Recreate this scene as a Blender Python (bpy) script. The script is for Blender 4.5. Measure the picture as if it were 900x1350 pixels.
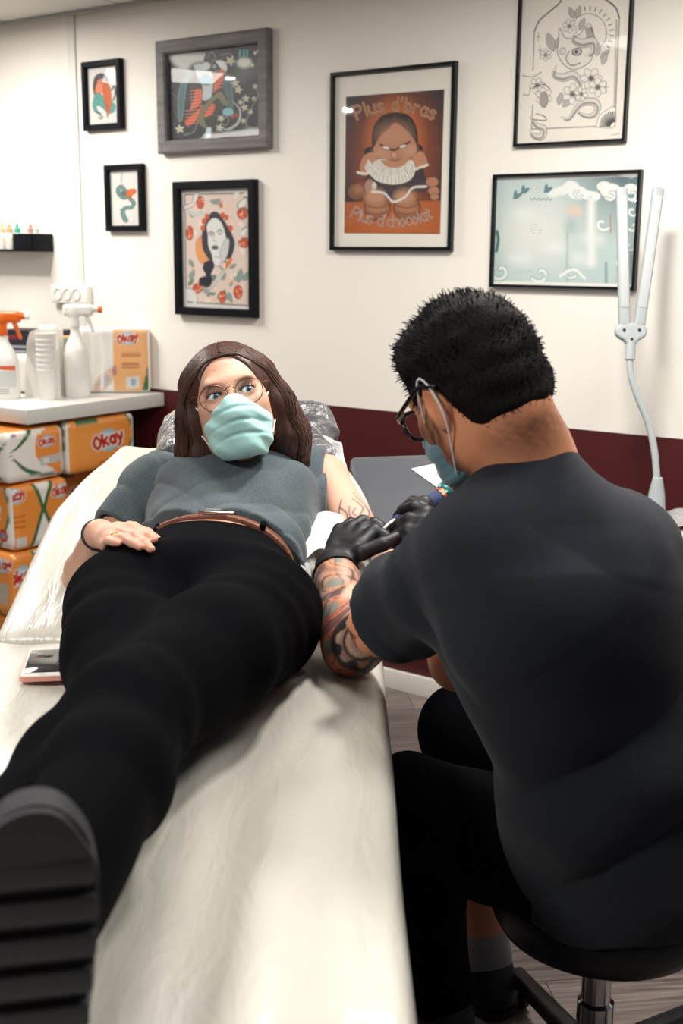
import bpy, math, random
import numpy as np
from mathutils import Vector, Matrix
random.seed(7); np.random.seed(7)
for o in list(bpy.data.objects): bpy.data.objects.remove(o)
C = bpy.context.scene.collection
# ---------------------------------------------------------------- camera
HC = 1.4; FPX = 1567.0
PIT = math.radians(12.26); ROLL = math.radians(.434)
cd = bpy.data.cameras.new('camera'); cam = bpy.data.objects.new('camera', cd); C.objects.link(cam)
_cp, _sp = math.cos(PIT), math.sin(PIT); _c, _s = math.cos(ROLL), math.sin(ROLL)
_r = np.array([1., 0, 0]); _f = np.array([0, _cp, -_sp]); _u = np.array([0, _sp, _cp])
CR, CU, CF = _c*_r+_s*_u, -_s*_r+_c*_u, _f
cam.matrix_world = Matrix(((CR[0], CU[0], -CF[0], 0), (CR[1], CU[1], -CF[1], 0), (CR[2], CU[2], -CF[2], HC), (0, 0, 0, 1)))
cd.sensor_fit = 'VERTICAL'; cd.sensor_height = 36.0; cd.lens = FPX/1350*36.0
cd.clip_start = .02
cd.dof.use_dof = True; cd.dof.focus_distance = 2.2; cd.dof.aperture_fstop = 5.0
bpy.context.scene.camera = cam
# ---------------------------------------------------------------- light
sc = bpy.context.scene
sc.view_settings.view_transform = 'Standard'; sc.view_settings.look = 'None'
sc.view_settings.gamma = 1.0; sc.view_settings.use_curve_mapping = False
sc.view_settings.exposure = 0.16
w = bpy.data.worlds.new('room_light'); sc.world = w; w.use_nodes = True
bgn = w.node_tree.nodes['Background']; bgn.inputs[0].default_value = (.90, .96, 1.0, 1); bgn.inputs[1].default_value = .10
def area(name, loc, size, power, color=(1, .96, .9), aim=None, sizey=None):
    d = bpy.data.lights.new(name, 'AREA'); d.energy = power; d.color = color
    d.shape = 'RECTANGLE'; d.size = size; d.size_y = sizey or size
    o = bpy.data.objects.new(name, d); C.objects.link(o); o.location = loc
    if aim is not None:
        o.rotation_euler = (Vector(aim)-Vector(loc)).to_track_quat('-Z', 'Y').to_euler()
    return o
area('ceiling_panel_or_fill_lamp', (-1.30, .60, 2.2), .4, 40)
area('ceiling_panel_or_fill_lamp', (-.236, 2.17, 2.2), .5, 8)
area('ceiling_panel_or_fill_lamp', (.38, 2.35, 2.2), .22, 23)
area('ceiling_panel_or_fill_lamp', (-1.48, 3.653, 2.2), .10, 12)  # small unseen fill lamp added to brighten the back wall
area('ceiling_panel_or_fill_lamp', (-1.55, 4.04, 2.2), .5, 16)
area('ceiling_panel_or_fill_lamp', (.75, 1.65, 2.2), .5, 14)
# ---------------------------------------------------------------- helpers
def A(x, y, d):
    """place in the room seen at photo pixel x,y at distance d along the view axis"""
    return np.array([0, 0, HC]) + d*((x-450)/FPX*CR - (y-675)/FPX*CU + CF)
def Az(x, y, z):
    r = A(x, y, 1)-np.array([0, 0, HC]); return np.array([0, 0, HC])+r*((z-HC)/r[2])
WY = math.radians(-35.06)
WU = np.array([math.cos(WY), math.sin(WY), 0]); WN = np.array([math.sin(WY), -math.cos(WY), 0])
W0 = np.array([.2159, 3.6852, 0.])
ZV = np.array([0, 0, 1.])
def Wl(u, v, z): return W0+WU*u+WN*v+ZV*z
def nrm(v): v = np.asarray(v, float); return v/np.linalg.norm(v)
def mix3(a, b, t): return np.asarray(a)*(1-t)+np.asarray(b)*t
def lin(c):
    c = np.asarray(c, float)/255.; return np.where(c <= .04045, c/12.92, ((c+.055)/1.055)**2.4)
def L3(r, g, b): return tuple(float(x) for x in lin((r, g, b)))

def MAT(name, col=(.5, .5, .5), rough=.5, metal=0., spec=.5, coat=0., bump=None, vcol=False, var=None, sheen=0., alpha=None, emit=None, trans=0., sss=0., bump2=None, coatr=.05):
    m = bpy.data.materials.new(name); m.use_nodes = True; nt = m.node_tree; b = nt.nodes['Principled BSDF']
    b.inputs['Base Color'].default_value = (*col, 1); b.inputs['Roughness'].default_value = rough
    b.inputs['Metallic'].default_value = metal; b.inputs['Specular IOR Level'].default_value = spec
    b.inputs['Coat Weight'].default_value = coat; b.inputs['Coat Roughness'].default_value = coatr
    b.inputs['Sheen Weight'].default_value = sheen
    b.inputs['Transmission Weight'].default_value = trans
    if sss:
        b.inputs['Subsurface Weight'].default_value = sss; b.inputs['Subsurface Radius'].default_value = (.012, .005, .003); b.inputs['Subsurface Scale'].default_value = 1.0
    if emit: b.inputs['Emission Color'].default_value = (*emit[0], 1); b.inputs['Emission Strength'].default_value = emit[1]
    tc = nt.nodes.new('ShaderNodeTexCoord')
    src = None
    if vcol:
        a = nt.nodes.new('ShaderNodeAttribute'); a.attribute_name = 'Col'; src = a.outputs['Color']
        nt.links.new(src, b.inputs['Base Color'])
    if var:   # (scale vec, amount)  mottling of the material itself
        mp = nt.nodes.new('ShaderNodeMapping'); mp.inputs['Scale'].default_value = var[0]
        nz = nt.nodes.new('ShaderNodeTexNoise'); nz.inputs['Scale'].default_value = 1; nz.inputs['Detail'].default_value = 4
        nt.links.new(tc.outputs['Object'], mp.inputs[0]); nt.links.new(mp.outputs[0], nz.inputs['Vector'])
        mr = nt.nodes.new('ShaderNodeMapRange'); mr.inputs['From Min'].default_value = .3; mr.inputs['From Max'].default_value = .7
        mr.inputs['To Min'].default_value = 1-var[1]; mr.inputs['To Max'].default_value = 1+var[1]
        nt.links.new(nz.outputs['Fac'], mr.inputs['Value'])
        mx = nt.nodes.new('ShaderNodeVectorMath'); mx.operation = 'SCALE'
        if src is not None: nt.links.new(src, mx.inputs[0])
        else: mx.inputs[0].default_value = col
        nt.links.new(mr.outputs[0], mx.inputs['Scale']); nt.links.new(mx.outputs[0], b.inputs['Base Color'])
    prev = None
    for bp in (bump, bump2):
        if not bp: continue
        mp = nt.nodes.new('ShaderNodeMapping'); mp.inputs['Scale'].default_value = bp[0]
        nz = nt.nodes.new('ShaderNodeTexNoise'); nz.inputs['Scale'].default_value = 1; nz.inputs['Detail'].default_value = 5
        if len(bp) > 3: nz.inputs['Distortion'].default_value = bp[3]
        nt.links.new(tc.outputs['Object'], mp.inputs[0]); nt.links.new(mp.outputs[0], nz.inputs['Vector'])
        bn = nt.nodes.new('ShaderNodeBump'); bn.inputs['Strength'].default_value = bp[1]; bn.inputs['Distance'].default_value = bp[2]
        nt.links.new(nz.outputs['Fac'], bn.inputs['Height'])
        if prev is not None: nt.links.new(prev, bn.inputs['Normal'])
        prev = bn.outputs[0]
        nt.links.new(prev, b.inputs['Normal'])
        if coat: nt.links.new(prev, b.inputs['Coat Normal'])
    return m
def tag(o, label=None, cat=None, group=None, kind=None):
    if label: o['label'] = label
    if cat: o['category'] = cat
    if group: o['group'] = group
    if kind: o['kind'] = kind
    return o
def thing(name, label, cat, loc=(0, 0, 0), rz=0., group=None):
    o = bpy.data.objects.new(name, None); C.objects.link(o); o.location = tuple(loc); o.rotation_euler = (0, 0, rz); o.empty_display_size = .05
    return tag(o, label, cat, group)
def mk(name, V, F, mat, parent=None, cols=None, smooth=True, loc=None, rot=None):
    V = np.asarray(V, np.float32); me = bpy.data.meshes.new(name)
    if isinstance(F, np.ndarray) and F.ndim == 2:
        k = F.shape[1]; me.vertices.add(len(V)); me.vertices.foreach_set('co', V.ravel())
        me.loops.add(F.size); me.loops.foreach_set('vertex_index', F.astype(np.int32).ravel())
        me.polygons.add(len(F)); me.polygons.foreach_set('loop_start', np.arange(0, F.size, k, dtype=np.int32))
        me.polygons.foreach_set('loop_total', np.full(len(F), k, np.int32)); me.update(calc_edges=True)
    else:
        me.from_pydata([tuple(map(float, v)) for v in V], [], [tuple(map(int, f)) for f in F])
    me.validate()
    if smooth is True: me.polygons.foreach_set('use_smooth', np.ones(len(me.polygons), bool))
    if cols is not None:
        at = me.color_attributes.new('Col', 'FLOAT_COLOR', 'POINT')
        at.data.foreach_set('color', np.concatenate([cols, np.ones((len(cols), 1))], 1).astype(np.float32).ravel())
    me.materials.append(mat)
    o = bpy.data.objects.new(name, me); C.objects.link(o)
    if parent is not None: o.parent = parent
    if loc is not None: o.location = tuple(loc)
    if rot is not None: o.rotation_euler = rot
    if smooth == 'auto':
        me.polygons.foreach_set('use_smooth', np.ones(len(me.polygons), bool))
        me.set_sharp_from_angle(angle=math.radians(35))
    return o
class MB:
    """collects shapes into one mesh"""
    def __init__(s): s.V = []; s.F = []; s.n = 0; s.c = []
    def add(s, V, F, col=None):
        V = np.asarray(V, float); s.V.append(V); s.F += [tuple(int(i)+s.n for i in f) for f in F]; s.n += len(V)
        s.c.append(np.tile(col if col is not None else (1, 1, 1), (len(V), 1)))
        return s
    def build(s, name, mat, parent=None, smooth='auto', cols=False, **k):
        return mk(name, np.concatenate(s.V), s.F, mat, parent, np.concatenate(s.c) if cols else None, smooth, **k)
    def box(s, c, size, r=.004, ax=None, col=None, n=2):
        V, F = rbox(size, r, n); ax = np.eye(3) if ax is None else np.asarray(ax)
        return s.add(V@ax+np.asarray(c), F, col)
    def tube(s, pts, r, n=12, col=None, cap=True): V, F = tube(pts, r, n, cap); return s.add(V, F, col)
    def lathe(s, prof, c=(0, 0, 0), n=24, ax=None, col=None, sx=1., sy=1.):
        V, F = lathe(prof, n); V = V*np.array([sx, sy, 1]); ax = np.eye(3) if ax is None else np.asarray(ax)
        return s.add(V@ax+np.asarray(c), F, col)
def cubegrid(n):
    idx = {}; V = []; F = []
    nx, ny, nz = n
    def vi(i, j, k):
        if (i, j, k) not in idx: idx[(i, j, k)] = len(V); V.append((i/nx*2-1, j/ny*2-1, k/nz*2-1))
        return idx[(i, j, k)]
    for i in range(nx):
        for j in range(ny):
            F.append((vi(i, j, 0), vi(i, j+1, 0), vi(i+1, j+1, 0), vi(i+1, j, 0)))
            F.append((vi(i, j, nz), vi(i+1, j, nz), vi(i+1, j+1, nz), vi(i, j+1, nz)))
    for i in range(nx):
        for k in range(nz):
            F.append((vi(i, 0, k), vi(i+1, 0, k), vi(i+1, 0, k+1), vi(i, 0, k+1)))
            F.append((vi(i, ny, k), vi(i, ny, k+1), vi(i+1, ny, k+1), vi(i+1, ny, k)))
    for j in range(ny):
        for k in range(nz):
            F.append((vi(0, j, k), vi(0, j, k+1), vi(0, j+1, k+1), vi(0, j+1, k)))
            F.append((vi(nx, j, k), vi(nx, j+1, k), vi(nx, j+1, k+1), vi(nx, j, k+1)))
    return np.array(V, float), F
def _roundgrid(V, size, r, n):
    h = np.asarray(size, float)/2
    return V, h
def rbox(size, r=.004, n=2, sub=None):
    """box with rounded edges; the grid lines are pushed to the rounded rims"""
    h = np.asarray(size, float)/2; r = min(r, h.min()*.98)
    if sub is None: sub = (1, 1, 1)
    axs = []
    for a in range(3):
        e = [-h[a]+r*(1-math.cos(t*math.pi/2/n)) for t in range(n+1)]; e = [-h[a]+r-r*math.sin(math.pi/2*(1-t/n)) if False else x for t, x in enumerate(e)]
        mid = list(np.linspace(-h[a]+r, h[a]-r, sub[a]+1)[1:-1])
        axs.append(np.array(e+mid+[-x for x in reversed(e)]))
    V, F = cubegrid([len(a)-1 for a in axs])
    P = np.stack([axs[a][np.rint((V[:, a]+1)/2*(len(axs[a])-1)).astype(int)] for a in range(3)], 1)
    q = np.clip(P, -(h-r), h-r); d = P-q; l = np.linalg.norm(d, axis=1, keepdims=True)
    # scale so that face centres stay at h
    m = np.abs(d).max(1, keepdims=True)
    d = np.where(l > 1e-9, d/np.maximum(l, 1e-9)*r, d)
    return q+d, F
def frames(pts):
    pts = np.asarray(pts, float); T = np.gradient(pts, axis=0); T /= np.linalg.norm(T, axis=1, keepdims=True)+1e-12
    a = np.array([0, 0, 1.]) if abs(T[0, 2]) < .9 else np.array([1., 0, 0])
    n = nrm(np.cross(T[0], a)); out = []
    for t in T:
        n = nrm(n-t*(n@t)); out.append((n, np.cross(t, n)))
    return out
def tube(pts, r, n=12, cap=True):
    pts = np.asarray(pts, float); r = np.broadcast_to(np.asarray(r, float), (len(pts),)); fr = frames(pts)
    an = np.arange(n)*2*math.pi/n; V = []
    for p, rr, (a, b) in zip(pts, r, fr): V.append(p+rr*(np.cos(an)[:, None]*a+np.sin(an)[:, None]*b))
    V = np.concatenate(V); F = []
    for i in range(len(pts)-1):
        for j in range(n): F.append((i*n+j, i*n+(j+1) % n, (i+1)*n+(j+1) % n, (i+1)*n+j))
    if cap: F.append(tuple(range(n-1, -1, -1))); F.append(tuple((len(pts)-1)*n+j for j in range(n)))
    return V, F
def lathe(prof, n=24):
    prof = np.asarray(prof, float); an = np.arange(n)*2*math.pi/n
    V = np.concatenate([np.stack([p[0]*np.cos(an), p[0]*np.sin(an), np.full(n, p[1])], 1) for p in prof]); F = []
    for i in range(len(prof)-1):
        for j in range(n): F.append((i*n+j, i*n+(j+1) % n, (i+1)*n+(j+1) % n, (i+1)*n+j))
    F.append(tuple(range(n-1, -1, -1))); F.append(tuple((len(prof)-1)*n+j for j in range(n)))
    return V, F
def spline(pts, n=10):
    pts = np.asarray(pts, float); P = np.concatenate([[2*pts[0]-pts[1]], pts, [2*pts[-1]-pts[-2]]]); out = []
    for i in range(1, len(P)-2):
        for t in np.arange(n)/n:
            a, b, c, d = P[i-1:i+3]
            out.append(.5*(2*b+(c-a)*t+(2*a-5*b+4*c-d)*t*t+(3*b-a-3*c+d)*t**3))
    out.append(pts[-1]); return np.array(out)
def prism(outline, z0, z1):
    o = np.asarray(outline, float); n = len(o)
    V = np.concatenate([np.c_[o, np.full(n, z0)], np.c_[o, np.full(n, z1)]]); F = [tuple(range(n-1, -1, -1)), tuple(range(n, 2*n))]
    for i in range(n): F.append((i, (i+1) % n, n+(i+1) % n, n+i))
    return V, F
def rrect(w, h, r, n=6):
    out = []
    for cx, cy, a0 in ((w/2-r, h/2-r, 0), (-w/2+r, h/2-r, 90), (-w/2+r, -h/2+r, 180), (w/2-r, -h/2+r, 270)):
        for i in range(n+1):
            a = math.radians(a0+90*i/n); out.append((cx+r*math.cos(a), cy+r*math.sin(a)))
    return out
# ---------------------------------------------------------------- implicit surfaces (smooth unions meshed with surface nets)
def noise3(p, s, seed=0):
    """cheap smooth noise from sums of sines, about -1..1"""
    rs = np.random.RandomState(seed); out = 0
    for i in range(6):
        k = rs.normal(size=3); k = k/np.linalg.norm(k)*s*(.6+.9*rs.rand()); out = out+np.sin(p@k+rs.rand()*6.28)
    return out/3.
def crease(t): return 1-np.abs(np.sin(t))**.6*1.6
class SDF:
    def __init__(s): s.ops = []; s.disp = []
    def U(s, f, k=.015): s.ops.append(('u', f, k)); return s
    def S(s, f, k=.004): s.ops.append(('s', f, k)); return s
    def I(s, f, k=.003): s.ops.append(('i', f, k)); return s
    def D(s, f): s.ops.append(('d', f, 0)); return s
    def ev(s, p, ops=None):
        d = np.full(len(p), 1e3)
        for op, f, k in (s.ops if ops is None else ops):
            if op == 'u':
                e = f(p); h = np.clip(k-np.abs(d-e), 0, None)/k; d = np.minimum(d, e)-h*h*k*.25
            elif op == 's':
                e = -f(p); h = np.clip(k-np.abs(d-e), 0, None)/k; d = np.maximum(d, e)+h*h*k*.25
            elif op == 'i':
                e = f(p); h = np.clip(k-np.abs(d-e), 0, None)/k; d = np.maximum(d, e)+h*h*k*.25
            else: d = d+f(p)
        return d
    def mesh(s, lo, hi, h, B=24):
        lo = np.asarray(lo, float); hi = np.asarray(hi, float); n = np.ceil((hi-lo)/h).astype(int)+1
        nb = np.ceil(n/B).astype(int); rad = B*h*math.sqrt(3)/2*1.02
        cs = np.stack(np.meshgrid(*[np.arange(k) for k in nb], indexing='ij'), -1).reshape(-1, 3)
        cen = lo+(cs*B+B/2)*h
        dist = [f(cen) if op in 'us' else None for op, f, k in s.ops]
        tot = s.ev(cen); act = np.where(np.abs(tot) < rad*1.5)[0]
        g = np.stack(np.meshgrid(*[np.arange(B+2)]*3, indexing='ij'), -1).reshape(-1, 3)
        M = (n+2*B).astype(np.int64)
        VI = []; VP = []; EQ = []
        for bi in act:
            base = cs[bi]*B
            ops = []
            for j, (op, f, k) in enumerate(s.ops):
                if dist[j] is None or dist[j][bi] < rad*1.25+k+.02: ops.append((op, f, k))
            if not any(o[0] == 'u' for o in ops): continue
            d = s.ev(lo+(base+g)*h, ops).reshape([B+2]*3)
            ins = d < 0
            if ins.all() or not ins.any(): continue
            # cells 0..B
            c = [ins[i:i+B+1, j:j+B+1, k:k+B+1] for i in (0, 1) for j in (0, 1) for k in (0, 1)]
            sm = sum(x.astype(np.int8) for x in c); cell = np.argwhere((sm[:B, :B, :B] > 0) & (sm[:B, :B, :B] < 8))
            if len(cell):
                acc = np.zeros((len(cell), 3)); cnt = np.zeros(len(cell))
                for a in range(3):
                    for o1 in (0, 1):
                        for o2 in (0, 1):
                            o = np.zeros(3, int); oth = [x for x in range(3) if x != a]; o[oth[0]] = o1; o[oth[1]] = o2
                            p0 = cell+o; p1 = p0.copy(); p1[:, a] += 1
                            d0 = d[tuple(p0.T)]; d1 = d[tuple(p1.T)]; m = (d0 < 0) != (d1 < 0)
                            t = np.where(m, d0/np.where(m, d0-d1, 1), 0); q = o+np.zeros((len(cell), 3)); q[:, a] = t
                            acc += q*m[:, None]; cnt += m
                gc = cell+base; VI.append((gc[:, 0]*M[1]+gc[:, 1])*M[2]+gc[:, 2]); VP.append(lo+(gc+acc/cnt[:, None])*h)
            for a in range(3):
                sl0 = ins[:B, :B, :B]; o = [0, 0, 0]; o[a] = 1
                sl1 = ins[o[0]:o[0]+B, o[1]:o[1]+B, o[2]:o[2]+B]; e = np.argwhere(sl0 != sl1)
                if len(e): EQ.append((a, e+base, sl0[tuple(e.T)]))
        ids = np.concatenate(VI); P = np.concatenate(VP); od = np.argsort(ids); ids = ids[od]; P = P[od]; Q = []
        for a, e, sgn in EQ:
            b_, c_ = (a+1) % 3, (a+2) % 3; q = []
            for db, dc in ((0, 0), (1, 0), (1, 1), (0, 1)):
                x = e.copy(); x[:, b_] -= db; x[:, c_] -= dc; q.append((x[:, 0]*M[1]+x[:, 1])*M[2]+x[:, 2])
            q = np.stack(q, 1); q = np.where(sgn[:, None], q, q[:, ::-1])
            ix = np.clip(np.searchsorted(ids, q), 0, len(ids)-1); ok = (ids[ix] == q).all(1); Q.append(ix[ok])
        return P, np.concatenate(Q)
def taub(V, F, it=3):
    """light smoothing that keeps volume"""
    n = len(V)
    E = np.concatenate([F[:, [0, 1]], F[:, [1, 2]], F[:, [2, 3]], F[:, [3, 0]]])
    deg = np.bincount(E.ravel(), minlength=n)[:, None]
    for i in range(it):
        for lam in (.5, -.52):
            s = np.stack([np.bincount(E[:, 0], V[E[:, 1], a], n)+np.bincount(E[:, 1], V[E[:, 0], a], n) for a in range(3)], 1)
            V = V+lam*(s/np.maximum(deg, 1)-V)
    return V
def cap(a, b, ra, rb=None):
    a = np.asarray(a, float); b = np.asarray(b, float); rb = ra if rb is None else rb; ab = b-a; L2 = max(ab@ab, 1e-12)
    def f(p):
        q = p-a; t = np.clip(q@ab/L2, 0, 1); return np.linalg.norm(q-t[:, None]*ab, axis=1)-(ra+(rb-ra)*t)
    return f
def ell(c, r, ax=None):
    c = np.asarray(c, float); r = np.asarray(r, float); R = np.eye(3) if ax is None else np.asarray(ax, float)
    def f(p):
        q = (p-c)@R.T; k0 = np.linalg.norm(q/r, axis=1); k1 = np.linalg.norm(q/(r*r), axis=1)
        return np.where(k1 > 1e-6, k0*(k0-1)/np.maximum(k1, 1e-6), -r.min())
    return f
def rb(c, h, r, ax=None):
    c = np.asarray(c, float); h = np.asarray(h, float)-r; R = np.eye(3) if ax is None else np.asarray(ax, float)
    def f(p):
        q = np.abs((p-c)@R.T)-h; return np.linalg.norm(np.maximum(q, 0), axis=1)+np.minimum(q.max(1), 0)-r
    return f
def pln(c, n):
    c = np.asarray(c, float); n = nrm(n); return lambda p: (p-c)@n   # keeps the side opposite n
def sec(a, b, ra, rb_, side, end=.5):
    """segment with elliptic sections: ra=(wide,thick) at a, rb_ at b; side = direction of the wide axis"""
    a = np.asarray(a, float); b = np.asarray(b, float); ab = b-a; L = np.linalg.norm(ab); t_ = ab/L
    s_ = nrm(np.asarray(side, float)-t_*(np.asarray(side)@t_)); n_ = np.cross(t_, s_)
    def f(p):
        q = p-a; ax = q@t_; t = np.clip(ax/L, 0, 1); e = ax-t*L
        rx = ra[0]+(rb_[0]-ra[0])*t; ry = ra[1]+(rb_[1]-ra[1])*t; rm = np.minimum(rx, ry)
        k = np.sqrt((q@s_/rx)**2+(q@n_/ry)**2+(e/(rm*end*2))**2)
        g = np.sqrt((q@s_/rx**2)**2+(q@n_/ry**2)**2+(e/(rm*end*2)**2)**2)
        return np.where(g > 1e-6, k*(k-1)/np.maximum(g, 1e-6), -rm)
    return f
def chain(s, pts, rs, k=.015):
    for i in range(len(pts)-1): s.U(cap(pts[i], pts[i+1], rs[i], rs[i+1]), k)
# ---------------------------------------------------------------- flat art painter
class Canvas:
    def __init__(s, W, H, bg, quad=None, ss=1):
        s.W, s.H = W, H; s.im = np.tile(lin(bg), (H, W, 1)).astype(float)
        yy, xx = np.mgrid[0:H, 0:W]; s.p = np.stack([xx+.5, yy+.5], -1).reshape(-1, 2)
        s.Hm = None
        if quad is not None:
            src = np.array(quad, float); dst = np.array([(0, 0), (W, 0), (W, H), (0, H)], float); M = []; y = []
            for (a, b), (c, d) in zip(src, dst):
                M += [[a, b, 1, 0, 0, 0, -c*a, -c*b], [0, 0, 0, a, b, 1, -d*a, -d*b]]; y += [c, d]
            hh = np.linalg.solve(np.array(M), np.array(y)); s.Hm = np.append(hh, 1).reshape(3, 3)
            s.k = W/np.linalg.norm(src[1]-src[0])
        else: s.k = 1.
    def m(s, pts):
        pts = np.asarray(pts, float).reshape(-1, 2)
        if s.Hm is None: return pts
        q = np.c_[pts, np.ones(len(pts))]@s.Hm.T; return q[:, :2]/q[:, 2:]
    def put(s, d, col, soft=1., a=1.):
        al = np.clip(.5-d/soft, 0, 1)*a; al = al.reshape(s.H, s.W, 1); s.im = s.im*(1-al)+lin(col)*al
    def _win(s, q, pad):
        x0, y0 = np.floor(q.min(0)-pad).astype(int); x1, y1 = np.ceil(q.max(0)+pad).astype(int)
        x0, y0 = max(x0, 0), max(y0, 0); x1, y1 = min(x1, s.W), min(y1, s.H)
        return x0, y0, x1, y1
    def _apply(s, win, d, col, soft, a):
        x0, y0, x1, y1 = win; al = (np.clip(.5-d/soft, 0, 1)*a).reshape(y1-y0, x1-x0, 1)
        s.im[y0:y1, x0:x1] = s.im[y0:y1, x0:x1]*(1-al)+lin(col)*al
    def _pp(s, win):
        x0, y0, x1, y1 = win; yy, xx = np.mgrid[y0:y1, x0:x1]; return np.stack([xx+.5, yy+.5], -1).reshape(-1, 2)
    def stroke(s, pts, w, col, smooth=True, soft=1.1, a=1., taper=False):
        q = s.m(pts)
        if smooth and len(q) > 2: q = spline(q, 6)
        w = w*s.k/2; win = s._win(q, w+soft+1)
        if win[2] <= win[0] or win[3] <= win[1]: return
        pp = s._pp(win); d = np.full(len(pp), 1e3); n = len(q)-1
        for i in range(n):
            A_, B_ = q[i], q[i+1]; ab = B_-A_; t = np.clip((pp-A_)@ab/max(ab@ab, 1e-9), 0, 1); e = np.linalg.norm(pp-A_-t[:, None]*ab, axis=1)
            ww = w*(1-.85*abs((i+t)/n*2-1)**1.5) if taper else w
            d = np.minimum(d, e-ww)
        s._apply(win, d, col, soft, a)
    def poly(s, pts, col, smooth=False, soft=1.1, a=1., line=None, lw=2.):
        q = s.m(pts)
        if smooth: q = spline(np.concatenate([q, q[:1]]), 6)[:-1]
        win = s._win(q, soft+2)
        if win[2] <= win[0] or win[3] <= win[1]: return
        pp = s._pp(win); d = np.full(len(pp), 1e9); ins = np.zeros(len(pp), bool)
        for i in range(len(q)):
            A_, B_ = q[i], q[(i+1) % len(q)]; ab = B_-A_; t = np.clip((pp-A_)@ab/max(ab@ab, 1e-9), 0, 1)
            d = np.minimum(d, np.linalg.norm(pp-A_-t[:, None]*ab, axis=1))
            c1 = (A_[1] <= pp[:, 1]) != (B_[1] <= pp[:, 1])
            with np.errstate(divide='ignore', invalid='ignore'): xi = A_[0]+(pp[:, 1]-A_[1])/(B_[1]-A_[1])*ab[0]
            ins ^= c1 & (pp[:, 0] < xi)
        sd = np.where(ins, -d, d); s._apply(win, sd, col, soft, a)
        if line is not None: s._apply(win, np.abs(sd)-lw*s.k/2, line, 1.1, 1.)
    def ell(s, c, rx, ry, col, rot=0., soft=1.1, a=1., line=None, lw=2., n=28):
        t = np.arange(n)*2*math.pi/n; ca, sa = math.cos(math.radians(rot)), math.sin(math.radians(rot))
        x = rx*np.cos(t); y = ry*np.sin(t); s.poly(np.c_[c[0]+x*ca-y*sa, c[1]+x*sa+y*ca], col, False, soft, a, line, lw)
    def text(s, txt, fn, size, w, col):
        """stroke letters; fn(x along text in em) -> (origin, angle)"""
        x = 0.
        for ch in txt:
            g = GL.get(ch)
            if g is None: x += .45; continue
            o, an = fn(x+g[0]/2); ca, sa = math.cos(an), math.sin(an)
            for st in g[1]:
                p = np.array(st, float); px = (p[:, 0]-g[0]/2)*size; py = -p[:, 1]*size
                s.stroke(np.c_[o[0]+px*ca-py*sa, o[1]+px*sa+py*ca], w, col, smooth=len(st) > 2)
            x += g[0]+.22
    def sample(s, u, v):
        """u right 0..1, v down 0..1"""
        x = np.clip(u*s.W-.5, 0, s.W-1.001); y = np.clip(v*s.H-.5, 0, s.H-1.001); i = x.astype(int); j = y.astype(int); fx = (x-i)[:, None]; fy = (y-j)[:, None]
        i2 = np.minimum(i+1, s.W-1); j2 = np.minimum(j+1, s.H-1)
        return (s.im[j, i]*(1-fx)+s.im[j, i2]*fx)*(1-fy)+(s.im[j2, i]*(1-fx)+s.im[j2, i2]*fx)*fy
    def plane(s, name, w, h, mat, parent=None, th=.0012, **kw):
        """thin printed sheet in the local XZ plane, front face towards -Y"""
        nx, nz = s.W, s.H; gx, gz = np.meshgrid(np.linspace(0, 1, nx+1), np.linspace(0, 1, nz+1)); u = gx.ravel(); v = gz.ravel()
        V = np.c_[(u-.5)*w, np.zeros(len(u)), (.5-v)*h]; i = np.arange(nz)[:, None]*(nx+1)+np.arange(nx)[None]; i = i.ravel()
        F = np.stack([i, i+nx+1, i+nx+2, i+1], 1); cols = s.sample(u, v)
        nb = len(V); rim = np.array([[-w/2, th, h/2], [w/2, th, h/2], [w/2, th, -h/2], [-w/2, th, -h/2]])
        V = np.concatenate([V, rim]); cols = np.concatenate([cols, np.tile(cols[0], (4, 1))])
        c = [0, nx, (nz+1)*(nx+1)-1, nz*(nx+1)]; X = []
        for a in range(4): b_ = (a+1) % 4; X.append([c[a], c[b_], nb+b_, nb+a])
        X.append([nb, nb+1, nb+2, nb+3]); F = np.concatenate([F, np.array(X)])
        return mk(name, V, F, mat, parent, cols, smooth=False, **kw)
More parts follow.
